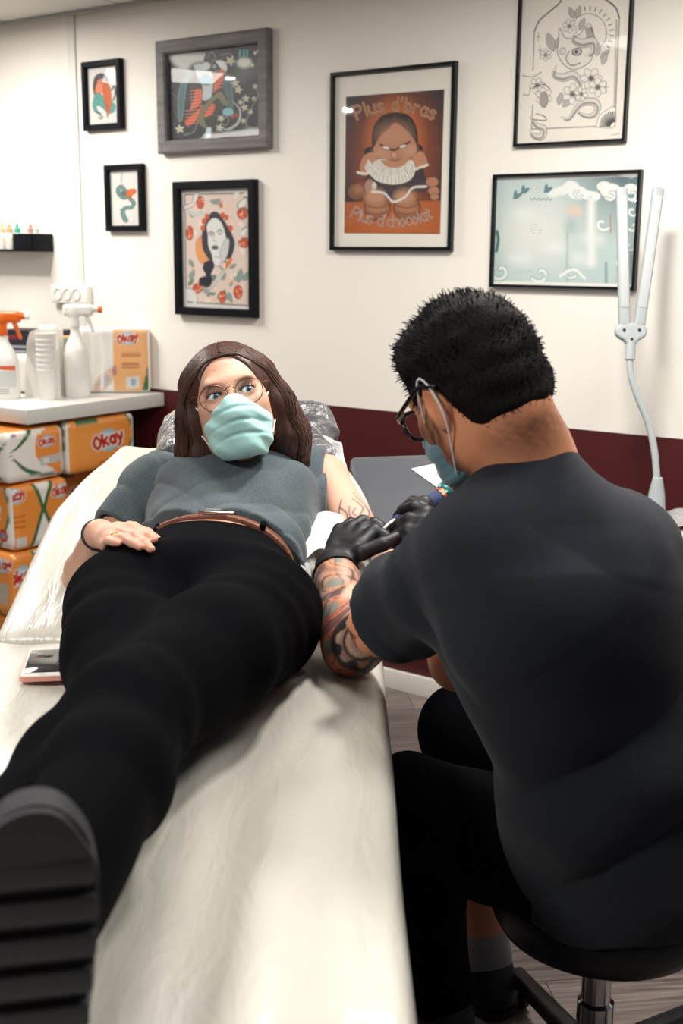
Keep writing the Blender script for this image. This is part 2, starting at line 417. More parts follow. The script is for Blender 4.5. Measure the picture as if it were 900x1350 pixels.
# letters as strokes: width, list of strokes in em (0 baseline, 1 cap height)
GL = {
 'P': (.6, [[(0, 0), (0, 1)], [(0, 1), (.4, .98), (.58, .75), (.4, .5), (0, .48)]]),
 'l': (.08, [[(.04, 0), (.04, 1)]]),
 'u': (.5, [[(0, .65), (.02, .2), (.22, 0), (.46, .2)], [(.48, .65), (.48, 0)]]),
 's': (.45, [[(.42, .55), (.22, .66), (.03, .5), (.22, .34), (.42, .17), (.22, 0), (0, .1)]]),
 'd': (.5, [[(.48, 1), (.48, 0)], [(.48, .4), (.26, .65), (.02, .35), (.24, .0), (.48, .25)]]),
 "'": (.1, [[(.08, 1.05), (.02, .8)]]),
 'b': (.5, [[(.02, 1), (.02, 0)], [(.02, .4), (.25, .65), (.48, .33), (.25, 0), (.02, .2)]]),
 'r': (.35, [[(.02, .65), (.02, 0)], [(.02, .4), (.15, .62), (.34, .6)]]),
 'a': (.5, [[(.48, .65), (.48, 0)], [(.48, .4), (.25, .66), (.02, .33), (.24, 0), (.48, .25)]]),
 'c': (.45, [[(.44, .55), (.22, .66), (.02, .33), (.22, 0), (.44, .12)]]),
 'h': (.5, [[(.02, 1), (.02, 0)], [(.02, .4), (.25, .65), (.46, .45), (.47, 0)]]),
 'o': (.5, [[(.25, .66), (.02, .33), (.25, 0), (.48, .33), (.25, .66)]]),
 't': (.35, [[(.16, .95), (.17, .1), (.34, .03)], [(0, .65), (.34, .65)]]),
 'O': (.7, [[(.35, 1), (.02, .5), (.35, 0), (.68, .5), (.35, 1)]]),
 'k': (.5, [[(.02, 1), (.02, 0)], [(.44, .66), (.03, .3)], [(.15, .4), (.48, 0)]]),
 'y': (.5, [[(.02, .66), (.25, .05)], [(.48, .66), (.22, -.05), (.02, -.3)]]),
}
def painted(n, c): return np.tile(lin(c), (n, 1))
def blend(cols, m, c): m = np.clip(m, 0, 1)[:, None]; return cols*(1-m)+lin(c)*m
# ================================================================ ROOM
def wallmat():
    m = bpy.data.materials.new('painted_wall'); m.use_nodes = True; nt = m.node_tree; b = nt.nodes['Principled BSDF']; b.inputs['Roughness'].default_value = .55
    tc = nt.nodes.new('ShaderNodeTexCoord'); sp = nt.nodes.new('ShaderNodeSeparateXYZ'); nt.links.new(tc.outputs['Object'], sp.inputs[0])
    g = nt.nodes.new('ShaderNodeMath'); g.operation = 'GREATER_THAN'; g.inputs[1].default_value = .916; nt.links.new(sp.outputs['Z'], g.inputs[0])
    mx = nt.nodes.new('ShaderNodeMix'); mx.data_type = 'RGBA'; nt.links.new(g.outputs[0], mx.inputs['Factor'])
    mx.inputs['A'].default_value = (*L3(74, 10, 16), 1); mx.inputs['B'].default_value = (*L3(244, 239, 231), 1)
    nt.links.new(mx.outputs['Result'], b.inputs['Base Color'])
    nz = nt.nodes.new('ShaderNodeTexNoise'); nz.inputs['Scale'].default_value = 180; bn = nt.nodes.new('ShaderNodeBump'); bn.inputs['Strength'].default_value = .08; bn.inputs['Distance'].default_value = .002
    nt.links.new(tc.outputs['Object'], nz.inputs['Vector']); nt.links.new(nz.outputs['Fac'], bn.inputs['Height']); nt.links.new(bn.outputs[0], b.inputs['Normal'])
    return m
def floormat():
    m = bpy.data.materials.new('grey_plank_floor'); m.use_nodes = True; nt = m.node_tree; b = nt.nodes['Principled BSDF']; b.inputs['Roughness'].default_value = .38
    tc = nt.nodes.new('ShaderNodeTexCoord'); mp = nt.nodes.new('ShaderNodeMapping'); mp.inputs['Rotation'].default_value = (0, 0, math.radians(-42))
    nt.links.new(tc.outputs['Object'], mp.inputs[0])
    br = nt.nodes.new('ShaderNodeTexBrick'); br.inputs['Scale'].default_value = 1; br.inputs['Brick Width'].default_value = 1.2; br.inputs['Row Height'].default_value = .16
    br.inputs['Mortar Size'].default_value = .0012; br.inputs['Color1'].default_value = (*L3(146, 132, 126), 1); br.inputs['Color2'].default_value = (*L3(108, 98, 94), 1); br.inputs['Mortar'].default_value = (*L3(48, 42, 42), 1)
    nt.links.new(mp.outputs[0], br.inputs['Vector'])
    m2 = nt.nodes.new('ShaderNodeMapping'); m2.inputs['Scale'].default_value = (3, 60, 1); nt.links.new(mp.outputs[0], m2.inputs[0])
    nz = nt.nodes.new('ShaderNodeTexNoise'); nz.inputs['Scale'].default_value = 1.6; nz.inputs['Detail'].default_value = 6; nz.inputs['Distortion'].default_value = .6; nt.links.new(m2.outputs[0], nz.inputs['Vector'])
    mr = nt.nodes.new('ShaderNodeMapRange'); mr.inputs['From Min'].default_value = .3; mr.inputs['From Max'].default_value = .7; mr.inputs['To Min'].default_value = .45; mr.inputs['To Max'].default_value = 1.35; nt.links.new(nz.outputs['Fac'], mr.inputs['Value'])
    vm = nt.nodes.new('ShaderNodeVectorMath'); vm.operation = 'SCALE'; nt.links.new(br.outputs['Color'], vm.inputs[0]); nt.links.new(mr.outputs[0], vm.inputs['Scale']); nt.links.new(vm.outputs[0], b.inputs['Base Color'])
    bn = nt.nodes.new('ShaderNodeBump'); bn.inputs['Strength'].default_value = .25; bn.inputs['Distance'].default_value = .002; nt.links.new(nz.outputs['Fac'], bn.inputs['Height']); nt.links.new(bn.outputs[0], b.inputs['Normal'])
    return m
def ceilmat():
    m = bpy.data.materials.new('ceiling_tiles'); m.use_nodes = True; nt = m.node_tree; b = nt.nodes['Principled BSDF']; b.inputs['Roughness'].default_value = .9
    tc = nt.nodes.new('ShaderNodeTexCoord'); br = nt.nodes.new('ShaderNodeTexBrick'); br.offset = 0; br.inputs['Scale'].default_value = 1; br.inputs['Brick Width'].default_value = .6; br.inputs['Row Height'].default_value = .6; br.inputs['Mortar Size'].default_value = .004
    for k, c in (('Color1', (226, 224, 218)), ('Color2', (220, 218, 213)), ('Mortar', (120, 120, 120))): br.inputs[k].default_value = (*L3(*c), 1)
    nt.links.new(tc.outputs['Object'], br.inputs['Vector']); nt.links.new(br.outputs['Color'], b.inputs['Base Color'])
    return m
ROT = (0, 0, WY)
def wbox(name, u0, u1, v0, v1, z0, z1, m, kind='structure', r=.002):
    V, F = rbox((u1-u0, v1-v0, z1-z0), r); V = V+np.array([(u0+u1)/2, -(v0+v1)/2, 0]); V[:, 2] += (z0+z1)/2
    return tag(mk(name, V, F, m, loc=W0, rot=ROT, smooth='auto'), kind=kind)
CEIL = 2.235
wm = wallmat()
wbox('wall_back', -3.2, 2.6, -.1, 0, 0, CEIL, wm)
wbox('floor', -3.2, 2.6, -.1, 5.2, -.06, 0, floormat())
wbox('ceiling', -3.2, 2.6, -.1, 5.2, CEIL, CEIL+.05, ceilmat())
wbox('wall_left', -3.3, -3.2, -.1, 5.2, 0, CEIL, wm)
white = MAT('white_paint', L3(236, 233, 226), .4)
wbox('baseboard_back', -3.2, 2.6, 0, .014, 0, .066, white)
wbox('trim_1', -1.478, -1.44, 0, .008, .92, CEIL-.012, MAT('cover_strip', L3(228, 226, 220), .45))
wbox('trim_2', -3.2, 2.6, 0, .02, CEIL-.012, CEIL, MAT('ceiling_edge_angle', L3(170, 170, 166), .5), r=.001)

# ---------------------------------------------------------------- framed pictures
black_frame = MAT('black_wood_frame', (.004, .005, .008), .5, spec=.15)
black_metal = MAT('black_metal_frame', (.004, .006, .008), .3, spec=.35)
grey_wood = MAT('grey_wood_frame', L3(116, 112, 114), .6, var=((6, 60, 60), .28), bump=((8, 90, 90), .2, .002))
paper = MAT('print_paper', (1, 1, 1), .45, vcol=True)
def glassmat():
    m = bpy.data.materials.new('picture_glass'); m.use_nodes = True; nt = m.node_tree; nt.nodes.remove(nt.nodes['Principled BSDF'])
    tr = nt.nodes.new('ShaderNodeBsdfTransparent'); gl = nt.nodes.new('ShaderNodeBsdfGlossy'); gl.inputs['Roughness'].default_value = .04
    mx = nt.nodes.new('ShaderNodeMixShader'); mx.inputs[0].default_value = .03
    nt.links.new(tr.outputs[0], mx.inputs[1]); nt.links.new(gl.outputs[0], mx.inputs[2]); nt.links.new(mx.outputs[0], nt.nodes['Material Output'].inputs[0])
    return m
gmat = glassmat()
def picture(u0, u1, z0, z1, fw, depth, fmat, cv, label, inset=0., group=None, mat_col=None):
    """cv covers the opening inside the frame"""
    t = thing('framed_picture', label, 'picture', Wl((u0+u1)/2, .002, (z0+z1)/2), WY, group)
    W, H = u1-u0, z1-z0; b = MB()
    # moulding with mitred corners: profile swept round the rectangle
    prof = [(0, 0), (0, depth*.86), (fw*.14, depth), (fw*.86, depth), (fw, depth*.8), (fw, depth*.25)]
    V = []; F = []
    for (sx, sz) in ((-1, -1), (1, -1), (1, 1), (-1, 1)):
        for (i, d) in prof: V.append((sx*(W/2-i), -d, sz*(H/2-i)))
    n = len(prof)
    for c in range(4):
        for k in range(n): a = c*n+k; b2 = c*n+(k+1) % n; d = ((c+1) % 4)*n; F.append((a, d+k, d+(k+1) % n, b2))
    b.add(V, F); b.build('frame', fmat, t, smooth=False)
    cv.plane('print', W-2*fw+.002, H-2*fw+.002, paper, t, loc=(0, -depth*.28, 0))
    MB().box((0, -depth*.55, 0), (W-2*fw+.002, .0015, H-2*fw+.002), .0003).build('glass', gmat, t)
    MB().box((0, -.0015, 0), (W-2*fw+.004, .003, H-2*fw+.004), .0005).build('backing_board', fmat, t)
    return t
K = (22, 22, 30)
def leafs(cv, pts, col, line=None):
    for (x, y, l, a) in pts:
        ca, sa = math.cos(math.radians(a)), math.sin(math.radians(a)); o = np.array([(0, 0), (.35, .22), (.75, .16), (1, 0), (.75, -.16), (.35, -.22)])*l
        cv.poly(np.c_[x+o[:, 0]*ca-o[:, 1]*sa, y+o[:, 0]*sa+o[:, 1]*ca], col, True, line=line, lw=1.5)
# -- small print: figure with orange cloth and teal tail
c1 = Canvas(150, 300, (226, 224, 218), [(72, 105), (293, 78), (297, 525), (76, 540)])
c1.poly([(112, 300), (108, 230), (125, 165), (165, 142), (205, 155), (222, 195), (205, 225), (180, 215), (150, 240), (135, 300)], (62, 56, 66), True, line=K)
c1.poly([(128, 240), (150, 190), (185, 190), (200, 225), (190, 280), (150, 300), (122, 290)], (226, 128, 92), True, line=K, lw=1.5)
c1.ell((180, 205), 17, 20, (214, 120, 86), line=K, lw=1.5)
c1.poly([(120, 295), (165, 300), (200, 345), (255, 370), (268, 410), (245, 445), (205, 440), (160, 395), (130, 395), (140, 430), (165, 450), (120, 440), (102, 395), (108, 345)], (82, 160, 150), True, line=K, lw=3)
c1.poly([(178, 240), (205, 208), (228, 240), (240, 330), (232, 410), (208, 470), (200, 420), (182, 330)], (206, 96, 36), True, line=(90, 40, 24), lw=2)
c1.stroke([(125, 435), (160, 465), (172, 480), (155, 490), (145, 475)], 9, (50, 44, 50)); c1.stroke([(240, 270), (262, 240), (268, 300), (250, 350)], 12, (66, 78, 80)); c1.stroke([(208, 455), (206, 480)], 6, K)
c1.stroke([(185, 250), (200, 330), (210, 430)], 3, (150, 60, 24)); c1.stroke([(130, 330), (170, 350), (210, 400)], 4, (40, 90, 96)); c1.stroke([(120, 370), (150, 375), (190, 420)], 3, (40, 90, 96))
picture(-1.397, -1.204, 1.824, 2.058, .021, .022, black_frame, c1, 'small black-framed print of a crouching figure with teal tail, topmost at left end')
# -- small print: coiling snake
c2 = Canvas(150, 290, (228, 226, 220), [(230, 868), (455, 848), (466, 1285), (242, 1292)])
c2.stroke([(318, 880), (316, 975)], 4, (120, 100, 90)); c2.stroke([(300, 930), (318, 940), (338, 925)], 2, (150, 140, 140))
for wd, col in ((34, (190, 92, 70)), (26, (44, 52, 58)), (18, (96, 160, 158))):
    c2.stroke([(375, 1060), (330, 1072), (295, 1040), (292, 1005), (318, 990), (345, 1020), (380, 1035), (412, 1020)], wd, col)
    c2.stroke([(385, 1085), (408, 1110), (390, 1145), (350, 1150), (328, 1170), (335, 1215), (352, 1250), (335, 1235), (322, 1195)], wd*.9, col)
c2.poly([(365, 1010), (405, 1000), (425, 1012), (412, 1040), (380, 1062), (345, 1060)], (220, 112, 48), True, line=K, lw=2)
c2.ell((330, 1040), 24, 20, (96, 112, 110), line=K); c2.stroke([(340, 1150), (370, 1155), (395, 1140)], 13, (60, 170, 164)); c2.stroke([(300, 1163), (318, 1170)], 6, (50, 50, 60))
picture(-1.3, -1.114, 1.473, 1.703, .02, .022, black_frame, c2, 'small black-framed print of a coiling teal and red snake on white paper')
# -- grey wooden frame, dark fantasy scene
c3 = Canvas(300, 240, (20, 22, 32), [(105, 200), (815, 130), (818, 852), (112, 900)])
rs = np.random.RandomState(3)
for i in range(60):
    x, y = rs.uniform(110, 380), rs.uniform(250, 860); c3.stroke([(x, y), (x+rs.uniform(-40, 40), y+rs.uniform(20, 60)), (x+rs.uniform(-60, 60), y+rs.uniform(40, 110))], rs.uniform(3, 8), rs.choice([54, 70, 40, 96])*np.array([1, 1.03, 1.08]), a=.7)
c3.poly([(105, 205), (390, 205), (400, 260), (300, 280), (230, 330), (120, 250)], (212, 214, 210), True, soft=14)  # glare on the glass, painted into the print's upper left
c3.poly([(640, 300), (815, 260), (815, 350), (650, 420)], (92, 96, 104), True, soft=30, a=.8)
c3.poly([(185, 740), (180, 560), (210, 430), (280, 330), (330, 320), (260, 400), (230, 560), (210, 720)], (48, 104, 120), True, line=(150, 150, 110), lw=5)
c3.poly([(540, 340), (585, 420), (605, 560), (590, 660), (565, 560), (530, 430)], (44, 92, 110), True, line=(140, 140, 104), lw=4)
c3.ell((455, 260), 72, 88, (26, 28, 36), line=(90, 94, 100), lw=3)
c3.stroke([(520, 215), (575, 205), (610, 240), (600, 300)], 6, (130, 134, 138)); c3.stroke([(410, 240), (440, 190), (470, 230), (440, 280)], 8, (110, 114, 120))
c3.poly([(470, 258), (530, 262), (560, 310), (540, 350), (490, 290)], (226, 230, 230), True); c3.ell((462, 305), 16, 16, (150, 160, 170), line=K)
c3.poly([(300, 290), (360, 280), (400, 330), (450, 360), (440, 540), (370, 570), (370, 470), (330, 380)], (196, 206, 210), True, line=(60, 64, 70), lw=3)
c3.ell((395, 410), 50, 42, (110, 168, 186), line=K, lw=3); c3.ell((400, 300), 34, 30, (210, 216, 214))
for p in ([(465, 380), (535, 330), (520, 430), (455, 510)], [(310, 480), (370, 490), (350, 600), (270, 650), (300, 560)], [(350, 620), (460, 600), (450, 670), (370, 710)], [(230, 740), (330, 650), (360, 640), (320, 730), (250, 775)]):
    c3.poly(p, (214, 84, 40), True, line=(90, 30, 20), lw=3)
    q = np.array(p, float); m0, m1 = q.min(0), q.max(0)
    for yy in np.arange(m0[1]+15, m1[1]-10, 26): c3.stroke([(m0[0]+8, yy), (m1[0]-8, yy-10)], 5, (238, 160, 120), a=.7)
c3.poly([(370, 620), (480, 510), (530, 520), (570, 620), (520, 600), (480, 560), (380, 690), (410, 800), (330, 740)], (112, 112, 78), True, line=(40, 40, 30), lw=3)
c3.ell((565, 665), 44, 34, (120, 186, 196), line=K); c3.poly([(400, 790), (435, 790), (430, 860), (390, 865)], (190, 214, 220), True)
c3.stroke([(600, 580), (655, 650), (640, 750), (560, 805), (520, 790)], 18, (176, 182, 184), taper=True); c3.stroke([(520, 740), (540, 700), (570, 730), (545, 770), (510, 750)], 5, (150, 154, 150))
c3.stroke([(340, 720), (300, 820), (220, 850)], 8, (120, 120, 128)); c3.stroke([(770, 460), (790, 540), (740, 640), (700, 760), (740, 800), (680, 860)], 7, (130, 134, 132))
for x, y, r in ((585, 262, 34), (620, 440, 28), (645, 490, 26), (510, 715, 24), (500, 790, 26), (690, 630, 24), (735, 665, 18), (680, 735, 18), (700, 560, 24), (660, 590, 18), (770, 465, 18), (190, 800, 30), (760, 560, 16)):
    for k in range(5):
        a = k*72+x; leafs(c3, [(x, y, r*1.25, a)], (206, 208, 186))
    c3.ell((x, y), r*.3, r*.3, (190, 180, 120))
c3.ell((690, 280), 54, 40, (222, 230, 218), soft=10)
for x in (655, 685, 710): c3.stroke([(x, 225), (x+3, 185)], 15, (76, 178, 186))
for x, y in ((750, 300), (795, 190), (770, 205), (600, 700), (625, 690)): c3.ell((x, y), 12, 14, (220, 222, 216) if y < 400 else (186, 50, 40))
picture(-1.026, -.542, 1.73, 2.094, .042, .03, grey_wood, c3, 'wide grey wooden frame holding a dark print of a masked warrior in orange')
# -- woman with flowers
c4 = Canvas(240, 300, (222, 222, 218), [(112, 130), (770, 98), (788, 1280), (138, 1262)])
c4.poly([(148, 175), (755, 150), (755, 1240), (165, 1215)], (226, 206, 194), False, line=(50, 54, 58), lw=7)
rs = np.random.RandomState(5)
for i in range(46):
    x, y = rs.uniform(175, 740), rs.uniform(190, 1200); cl = [(150, 166, 158), (196, 204, 196), (112, 134, 126), (232, 226, 216), (236, 196, 178)][rs.randint(5)]
    leafs(c4, [(x, y, rs.uniform(60, 120), rs.uniform(0, 360))], cl, None)
leafs(c4, [(640, 300, 120, -50), (760, 330, 110, 200), (680, 560, 100, -60), (660, 1020, 140, -80), (700, 1000, 130, -50), (200, 1000, 110, -70), (190, 800, 90, 60), (400, 250, 90, -20), (560, 1110, 110, 70), (500, 1000, 80, -60), (570, 880, 80, -30)], (138, 158, 150), (70, 84, 82))
leafs(c4, [(650, 300, 130, -50), (670, 570, 110, -50), (310, 300, 60, 60)], (232, 230, 222), (110, 116, 114))
for x, y, rx, ry in ((295, 250, 36, 60), (490, 265, 18, 30), (690, 350, 50, 55), (195, 545, 34, 70), (710, 630, 55, 48), (270, 1080, 46, 46), (655, 1110, 42, 66), (505, 1160, 34, 58)):
    c4.ell((x, y), rx, ry, (206, 86, 58), line=(120, 50, 36), lw=4)
    for k in range(9): c4.ell((x+rs.uniform(-rx, rx)*.7, y+rs.uniform(-ry, ry)*.7), 9, 9, [(232, 140, 108), (150, 50, 36), (240, 190, 160)][k % 3])
c4.poly([(250, 640), (280, 590), (330, 570), (345, 700), (370, 800), (310, 840), (262, 760)], (232, 158, 100), True, line=(150, 100, 70), lw=3)
c4.poly([(320, 700), (310, 560), (350, 430), (400, 345), (460, 345), (520, 420), (590, 540), (620, 640), (600, 740), (560, 790), (400, 800), (360, 770)], (54, 54, 66), True, line=(30, 30, 40))
c4.poly([(365, 560), (355, 470), (400, 405), (450, 400), (500, 450), (535, 560), (545, 640), (520, 740), (480, 850), (430, 850), (400, 740), (370, 660)], (226, 226, 222), True, line=(60, 60, 66), lw=3)
c4.stroke([(375, 545), (400, 530), (425, 548)], 9, (90, 90, 96)); c4.stroke([(455, 530), (480, 510), (505, 530)], 9, (90, 90, 96))
c4.ell((400, 560), 16, 8, (130, 130, 134)); c4.ell((480, 548), 16, 8, (130, 130, 134)); c4.stroke([(430, 540), (420, 610), (445, 620)], 5, (140, 140, 142))
c4.ell((435, 680), 32, 20, (100, 98, 100), line=(60, 60, 64)); c4.stroke([(405, 680), (465, 678)], 4, (40, 40, 44)); c4.stroke([(430, 770), (480, 770), (520, 690)], 4, (150, 150, 150))
c4.poly([(480, 720), (520, 620), (560, 590), (570, 640), (550, 760), (500, 830)], (206, 206, 204), True, line=(90, 90, 96), lw=3)
c4.poly([(330, 830), (400, 800), (430, 860), (400, 940), (410, 1010), (370, 1070), (290, 1040), (290, 980), (350, 950), (320, 890)], (40, 40, 52), True)
c4.poly([(530, 850), (580, 780), (600, 800), (550, 880)], (222, 120, 50), True); c4.poly([(350, 1140), (430, 1000), (540, 880), (520, 940), (440, 1040)], (208, 206, 202), True, line=(110, 110, 112), lw=3)
for x, y in ((360, 385), (330, 430), (320, 495), (505, 370), (540, 390), (580, 490)): c4.ell((x, y), 22, 26, (216, 92, 44), line=(130, 50, 30), lw=3)
c4.poly([(138, 280), (215, 250), (235, 170), (280, 160), (250, 250), (200, 300), (140, 320)], (222, 222, 218), True, line=(80, 84, 88), lw=4)
c4.ell((190, 1180), 80, 100, (222, 222, 218), line=(90, 94, 96), lw=4); c4.stroke([(175, 1215), (225, 1218)], 8, (60, 60, 64)); c4.poly([(138, 1262), (138, 1080), (165, 1080), (165, 1235), (300, 1235), (300, 1266)], (222, 222, 218))
picture(-.965, -.604, 1.188, 1.636, .027, .028, black_frame, c4, 'thick black frame with a print of a grey-faced woman among orange flowers')
# -- round-headed doll poster with lettering
c5 = Canvas(420, 530, (240, 236, 226), [(48, 118), (845, 42), (800, 1265), (38, 1262)])
q5 = [(120, 255), (777, 205), (738, 1178), (105, 1172)]
c5.poly(q5, (58, 46, 48)); 
def glow(cv, c, rx, ry, col, p, a=1.):
    pp = cv.p; cc = cv.m([c])[0]; d = np.sqrt(((pp[:, 0]-cc[0])/(rx*cv.k))**2+((pp[:, 1]-cc[1])/(ry*cv.k))**2)
    q = cv.m(q5); inn = np.ones(len(pp), bool)
    for i in range(4):
        e = q[(i+1) % 4]-q[i]; inn &= (e[0]*(pp[:, 1]-q[i][1])-e[1]*(pp[:, 0]-q[i][0])) > 0
    al = (np.clip(1-d, 0, 1)**p*a*inn).reshape(cv.H, cv.W, 1); cv.im = cv.im*(1-al)+lin(col)*al
glow(c5, (440, 640), 380, 460, (196, 96, 42), 1.1); glow(c5, (440, 540), 230, 270, (232, 134, 64), .8, .9)
c5.poly([(112, 965), (745, 955), (738, 1178), (105, 1172)], (176, 92, 46), soft=3); glow(c5, (420, 1080), 330, 200, (206, 116, 60), .8, .7)
for x, y in ((290, 610), (600, 590)): c5.ell((x-10, y+20), 42, 36, (42, 36, 38))
D5 = (30, 22, 22)
c5.poly([(290, 610), (300, 470), (360, 385), (450, 362), (540, 385), (590, 470), (592, 600), (540, 540), (450, 430), (340, 540)], (44, 36, 38), True, line=D5)
c5.stroke([(445, 365), (450, 430)], 6, (120, 90, 76)); c5.stroke([(330, 420), (310, 520), (305, 590)], 8, (74, 62, 62), a=.6); c5.stroke([(530, 400), (570, 480), (580, 560)], 8, (84, 70, 68), a=.6)
SK, SD = (196, 140, 108), (126, 80, 58)
c5.poly([(205, 740), (230, 660), (290, 630), (330, 680), (300, 760), (240, 790)], SK, True, line=SD, lw=5); c5.poly([(560, 660), (620, 620), (660, 680), (650, 730), (600, 760), (550, 740)], SK, True, line=SD, lw=5)
c5.poly([(300, 600), (340, 530), (400, 470), (450, 430), (510, 470), (570, 540), (590, 600), (575, 650), (500, 690), (440, 696), (370, 685), (310, 650)], (190, 134, 104), True, line=SD, lw=4)
c5.ell((440, 510), 100, 60, (206, 152, 122), soft=60, a=.7); c5.ell((345, 640), 50, 36, (208, 154, 126), soft=30, a=.8); c5.ell((545, 620), 44, 36, (210, 158, 130), soft=30, a=.8)
c5.stroke([(350, 580), (400, 605), (440, 615)], 12, (74, 46, 40)); c5.stroke([(545, 560), (490, 588), (450, 612)], 12, (74, 46, 40))
c5.ell((385, 600), 26, 12, (232, 224, 214), 16, line=K, lw=3); c5.ell((498, 590), 26, 12, (232, 224, 214), -16, line=K, lw=3)
c5.ell((440, 648), 20, 22, (206, 160, 136), line=SD, lw=3); c5.stroke([(410, 680), (445, 686), (480, 676)], 5, (110, 66, 56))
c5.poly([(245, 810), (290, 740), (330, 770), (560, 770), (620, 730), (640, 800), (650, 880), (560, 900), (430, 960), (330, 880), (250, 870)], (62, 54, 60), True, line=D5, lw=4)
for a in range(4): c5.stroke([(330, 830+a*30), (430, 870+a*26), (560, 820+a*28), (640, 830+a*14)], 6, (96, 88, 96), a=.6)
c5.poly([(300, 690), (360, 672), (440, 700), (540, 680), (570, 700), (550, 780), (480, 815), (430, 825), (340, 800), (290, 750)], (224, 218, 208), True, line=(130, 112, 104), lw=3)
pts = [(268, 690), (300, 735), (345, 775), (420, 795), (490, 785), (540, 750), (560, 690)]; sp_ = spline(pts, 6)
for i in range(0, len(sp_)-1): c5.stroke([sp_[i], sp_[i]+np.array([(sp_[i][0]-425)*.12, 44])], 16, (236, 232, 222)); 
for i in range(0, len(sp_)-1, 2): c5.stroke([sp_[i], sp_[i]+np.array([(sp_[i][0]-425)*.12, 46])], 4, (150, 146, 142))
c5.poly([(345, 680), (440, 690), (535, 672), (500, 720), (440, 735), (380, 722)], SK, True)
for a in (-60, -20, 20, 60): c5.stroke([(440+a*1.1, 742-abs(a)*.25), (440+a*1.4, 800-abs(a)*.5)], 4, (168, 160, 154))
c5.stroke([(195, 765), (240, 775), (285, 765)], 16, (232, 226, 214)); c5.stroke([(570, 745), (620, 730), (660, 715)], 14, (232, 226, 214))
c5.ell((185, 895), 58, 58, (128, 84, 64), line=D5, lw=4); c5.ell((200, 880), 34, 32, (168, 116, 90), soft=20)
for x, y, r in ((690, 830, 42), (700, 890, 38), (705, 930, 30)): c5.ell((x, y), r, r*.8, (184, 130, 102), line=SD, lw=4)
c5.ell((275, 860), 36, 50, (176, 140, 124), line=SD, lw=3); c5.ell((305, 860), 16, 30, (226, 220, 212))
for cx in (325, 520):
    c5.ell((cx, 1000), 88, 86, (150, 98, 72), line=D5, lw=5); c5.ell((cx-15, 930), 70, 50, (196, 146, 116), soft=24); c5.ell((cx, 1010), 60, 26, (190, 132, 100), soft=26)
    c5.stroke([(cx-76, 985), (cx, 1004), (cx+76, 985)], 6, SD); c5.stroke([(cx-76, 1030), (cx, 1046), (cx+72, 1026)], 6, SD)
c5.stroke([(290, 895), (370, 905), (430, 962), (510, 930), (560, 870), (650, 860)], 14, (228, 222, 214))
def arc_fn(cx, cy, R, a0, em): return lambda x: ((cx+R*math.sin(a0+x*em/R), cy-R*math.cos(a0+x*em/R)), a0+x*em/R)
def arc_dn(cx, cy, R, a0, em): return lambda x: ((cx+R*math.sin(a0+x*em/R), cy+R*math.cos(a0+x*em/R)), -(a0+x*em/R))
for wd, col in ((19, (24, 16, 18)), (14, (232, 168, 128)), (5, (60, 38, 36))):
    c5.text("Plus d'bras", arc_fn(445, 905, 555, -.46, 80), 88, wd, col)
    c5.text("Plus d'chocolat", arc_dn(425, 520, 610, -.47, 63), 76, wd*.8, (24, 18, 22) if col[0] < 30 else (232, 186, 160) if col[0] > 100 else (70, 58, 62))
c5.poly([(30, 100), (120, 255), (105, 1172), (20, 1290)], (240, 236, 226)); c5.poly([(30, 100), (900, 20), (777, 205), (120, 255)], (240, 236, 226)); c5.poly([(777, 205), (860, 20), (840, 1300), (738, 1178)], (240, 236, 226)); c5.poly([(738, 1178), (840, 1300), (20, 1290), (105, 1172)], (240, 236, 226))
c5.poly(q5, (58, 46, 48), a=0., line=(30, 24, 26), lw=2)
picture(-.305, .1355, 1.4105, 1.9415, .012, .02, black_metal, c5, 'tall thin black frame with a brown poster of a doll under arched lettering')
# -- line drawing of a cat head, snakes and flowers in an arch
c6 = Canvas(300, 440, (244, 238, 228), [(163, -180), (676, -225), (623, 628), (137, 660)])
G1, G2, G3 = (54, 52, 54), (108, 104, 102), (176, 170, 164)
c6.stroke([(205, 590), (210, 480)], 4, G2); c6.stroke([(210, 320), (216, 140)], 4, G2); c6.stroke([(216, 140), (240, 90), (300, 40), (335, 10), (360, -30), (420, -60), (480, -30), (540, 0), (590, 40), (608, 90)], 6, G1); c6.stroke([(608, 90), (598, 300), (585, 575)], 4, G2, smooth=False); c6.stroke([(205, 590), (500, 575)], 4, G2)
for i in range(60): c6.stroke([(600-i*.25, 100+i*8), (592-i*.25, 101+i*8)], 3, G1)
for i in range(28): a = math.radians(-150+i*7); c6.ell((465+math.cos(a)*85, 155+math.sin(a)*90), 3, 3, G1)
for i in range(12): a = math.radians(-110+i*13); c6.stroke([(465+math.cos(a)*100, 155+math.sin(a)*105), (465+math.cos(a)*118, 155+math.sin(a)*124)], 4, G1, smooth=False)
leafs(c6, [(400, 85, 56, -110), (410, 85, 60, -70), (425, 140, 60, -65), (310, 235, 90, -110), (315, 220, 70, -60), (520, 270, 56, -40), (505, 260, 60, -80), (330, 480, 60, -75), (350, 490, 64, -50), (530, 300, 56, -70)], (188, 184, 178), G1)
c6.poly([(330, 200), (335, 130), (365, 175), (420, 165), (470, 110), (490, 170), (490, 240), (470, 290), (400, 320), (350, 290), (325, 240)], (236, 231, 222), True, line=G1, lw=3)
c6.ell((415, 238), 22, 16, (198, 196, 190), -8, line=K, lw=4); c6.ell((412, 238), 7, 8, K); c6.ell((350, 235), 14, 16, (222, 218, 210), line=G1); c6.stroke([(380, 235), (365, 270), (390, 300), (430, 290)], 4, G1)
for i in range(7): c6.stroke([(455+i*5, 130), (462+i*6, 180)], 3, G2, smooth=False)
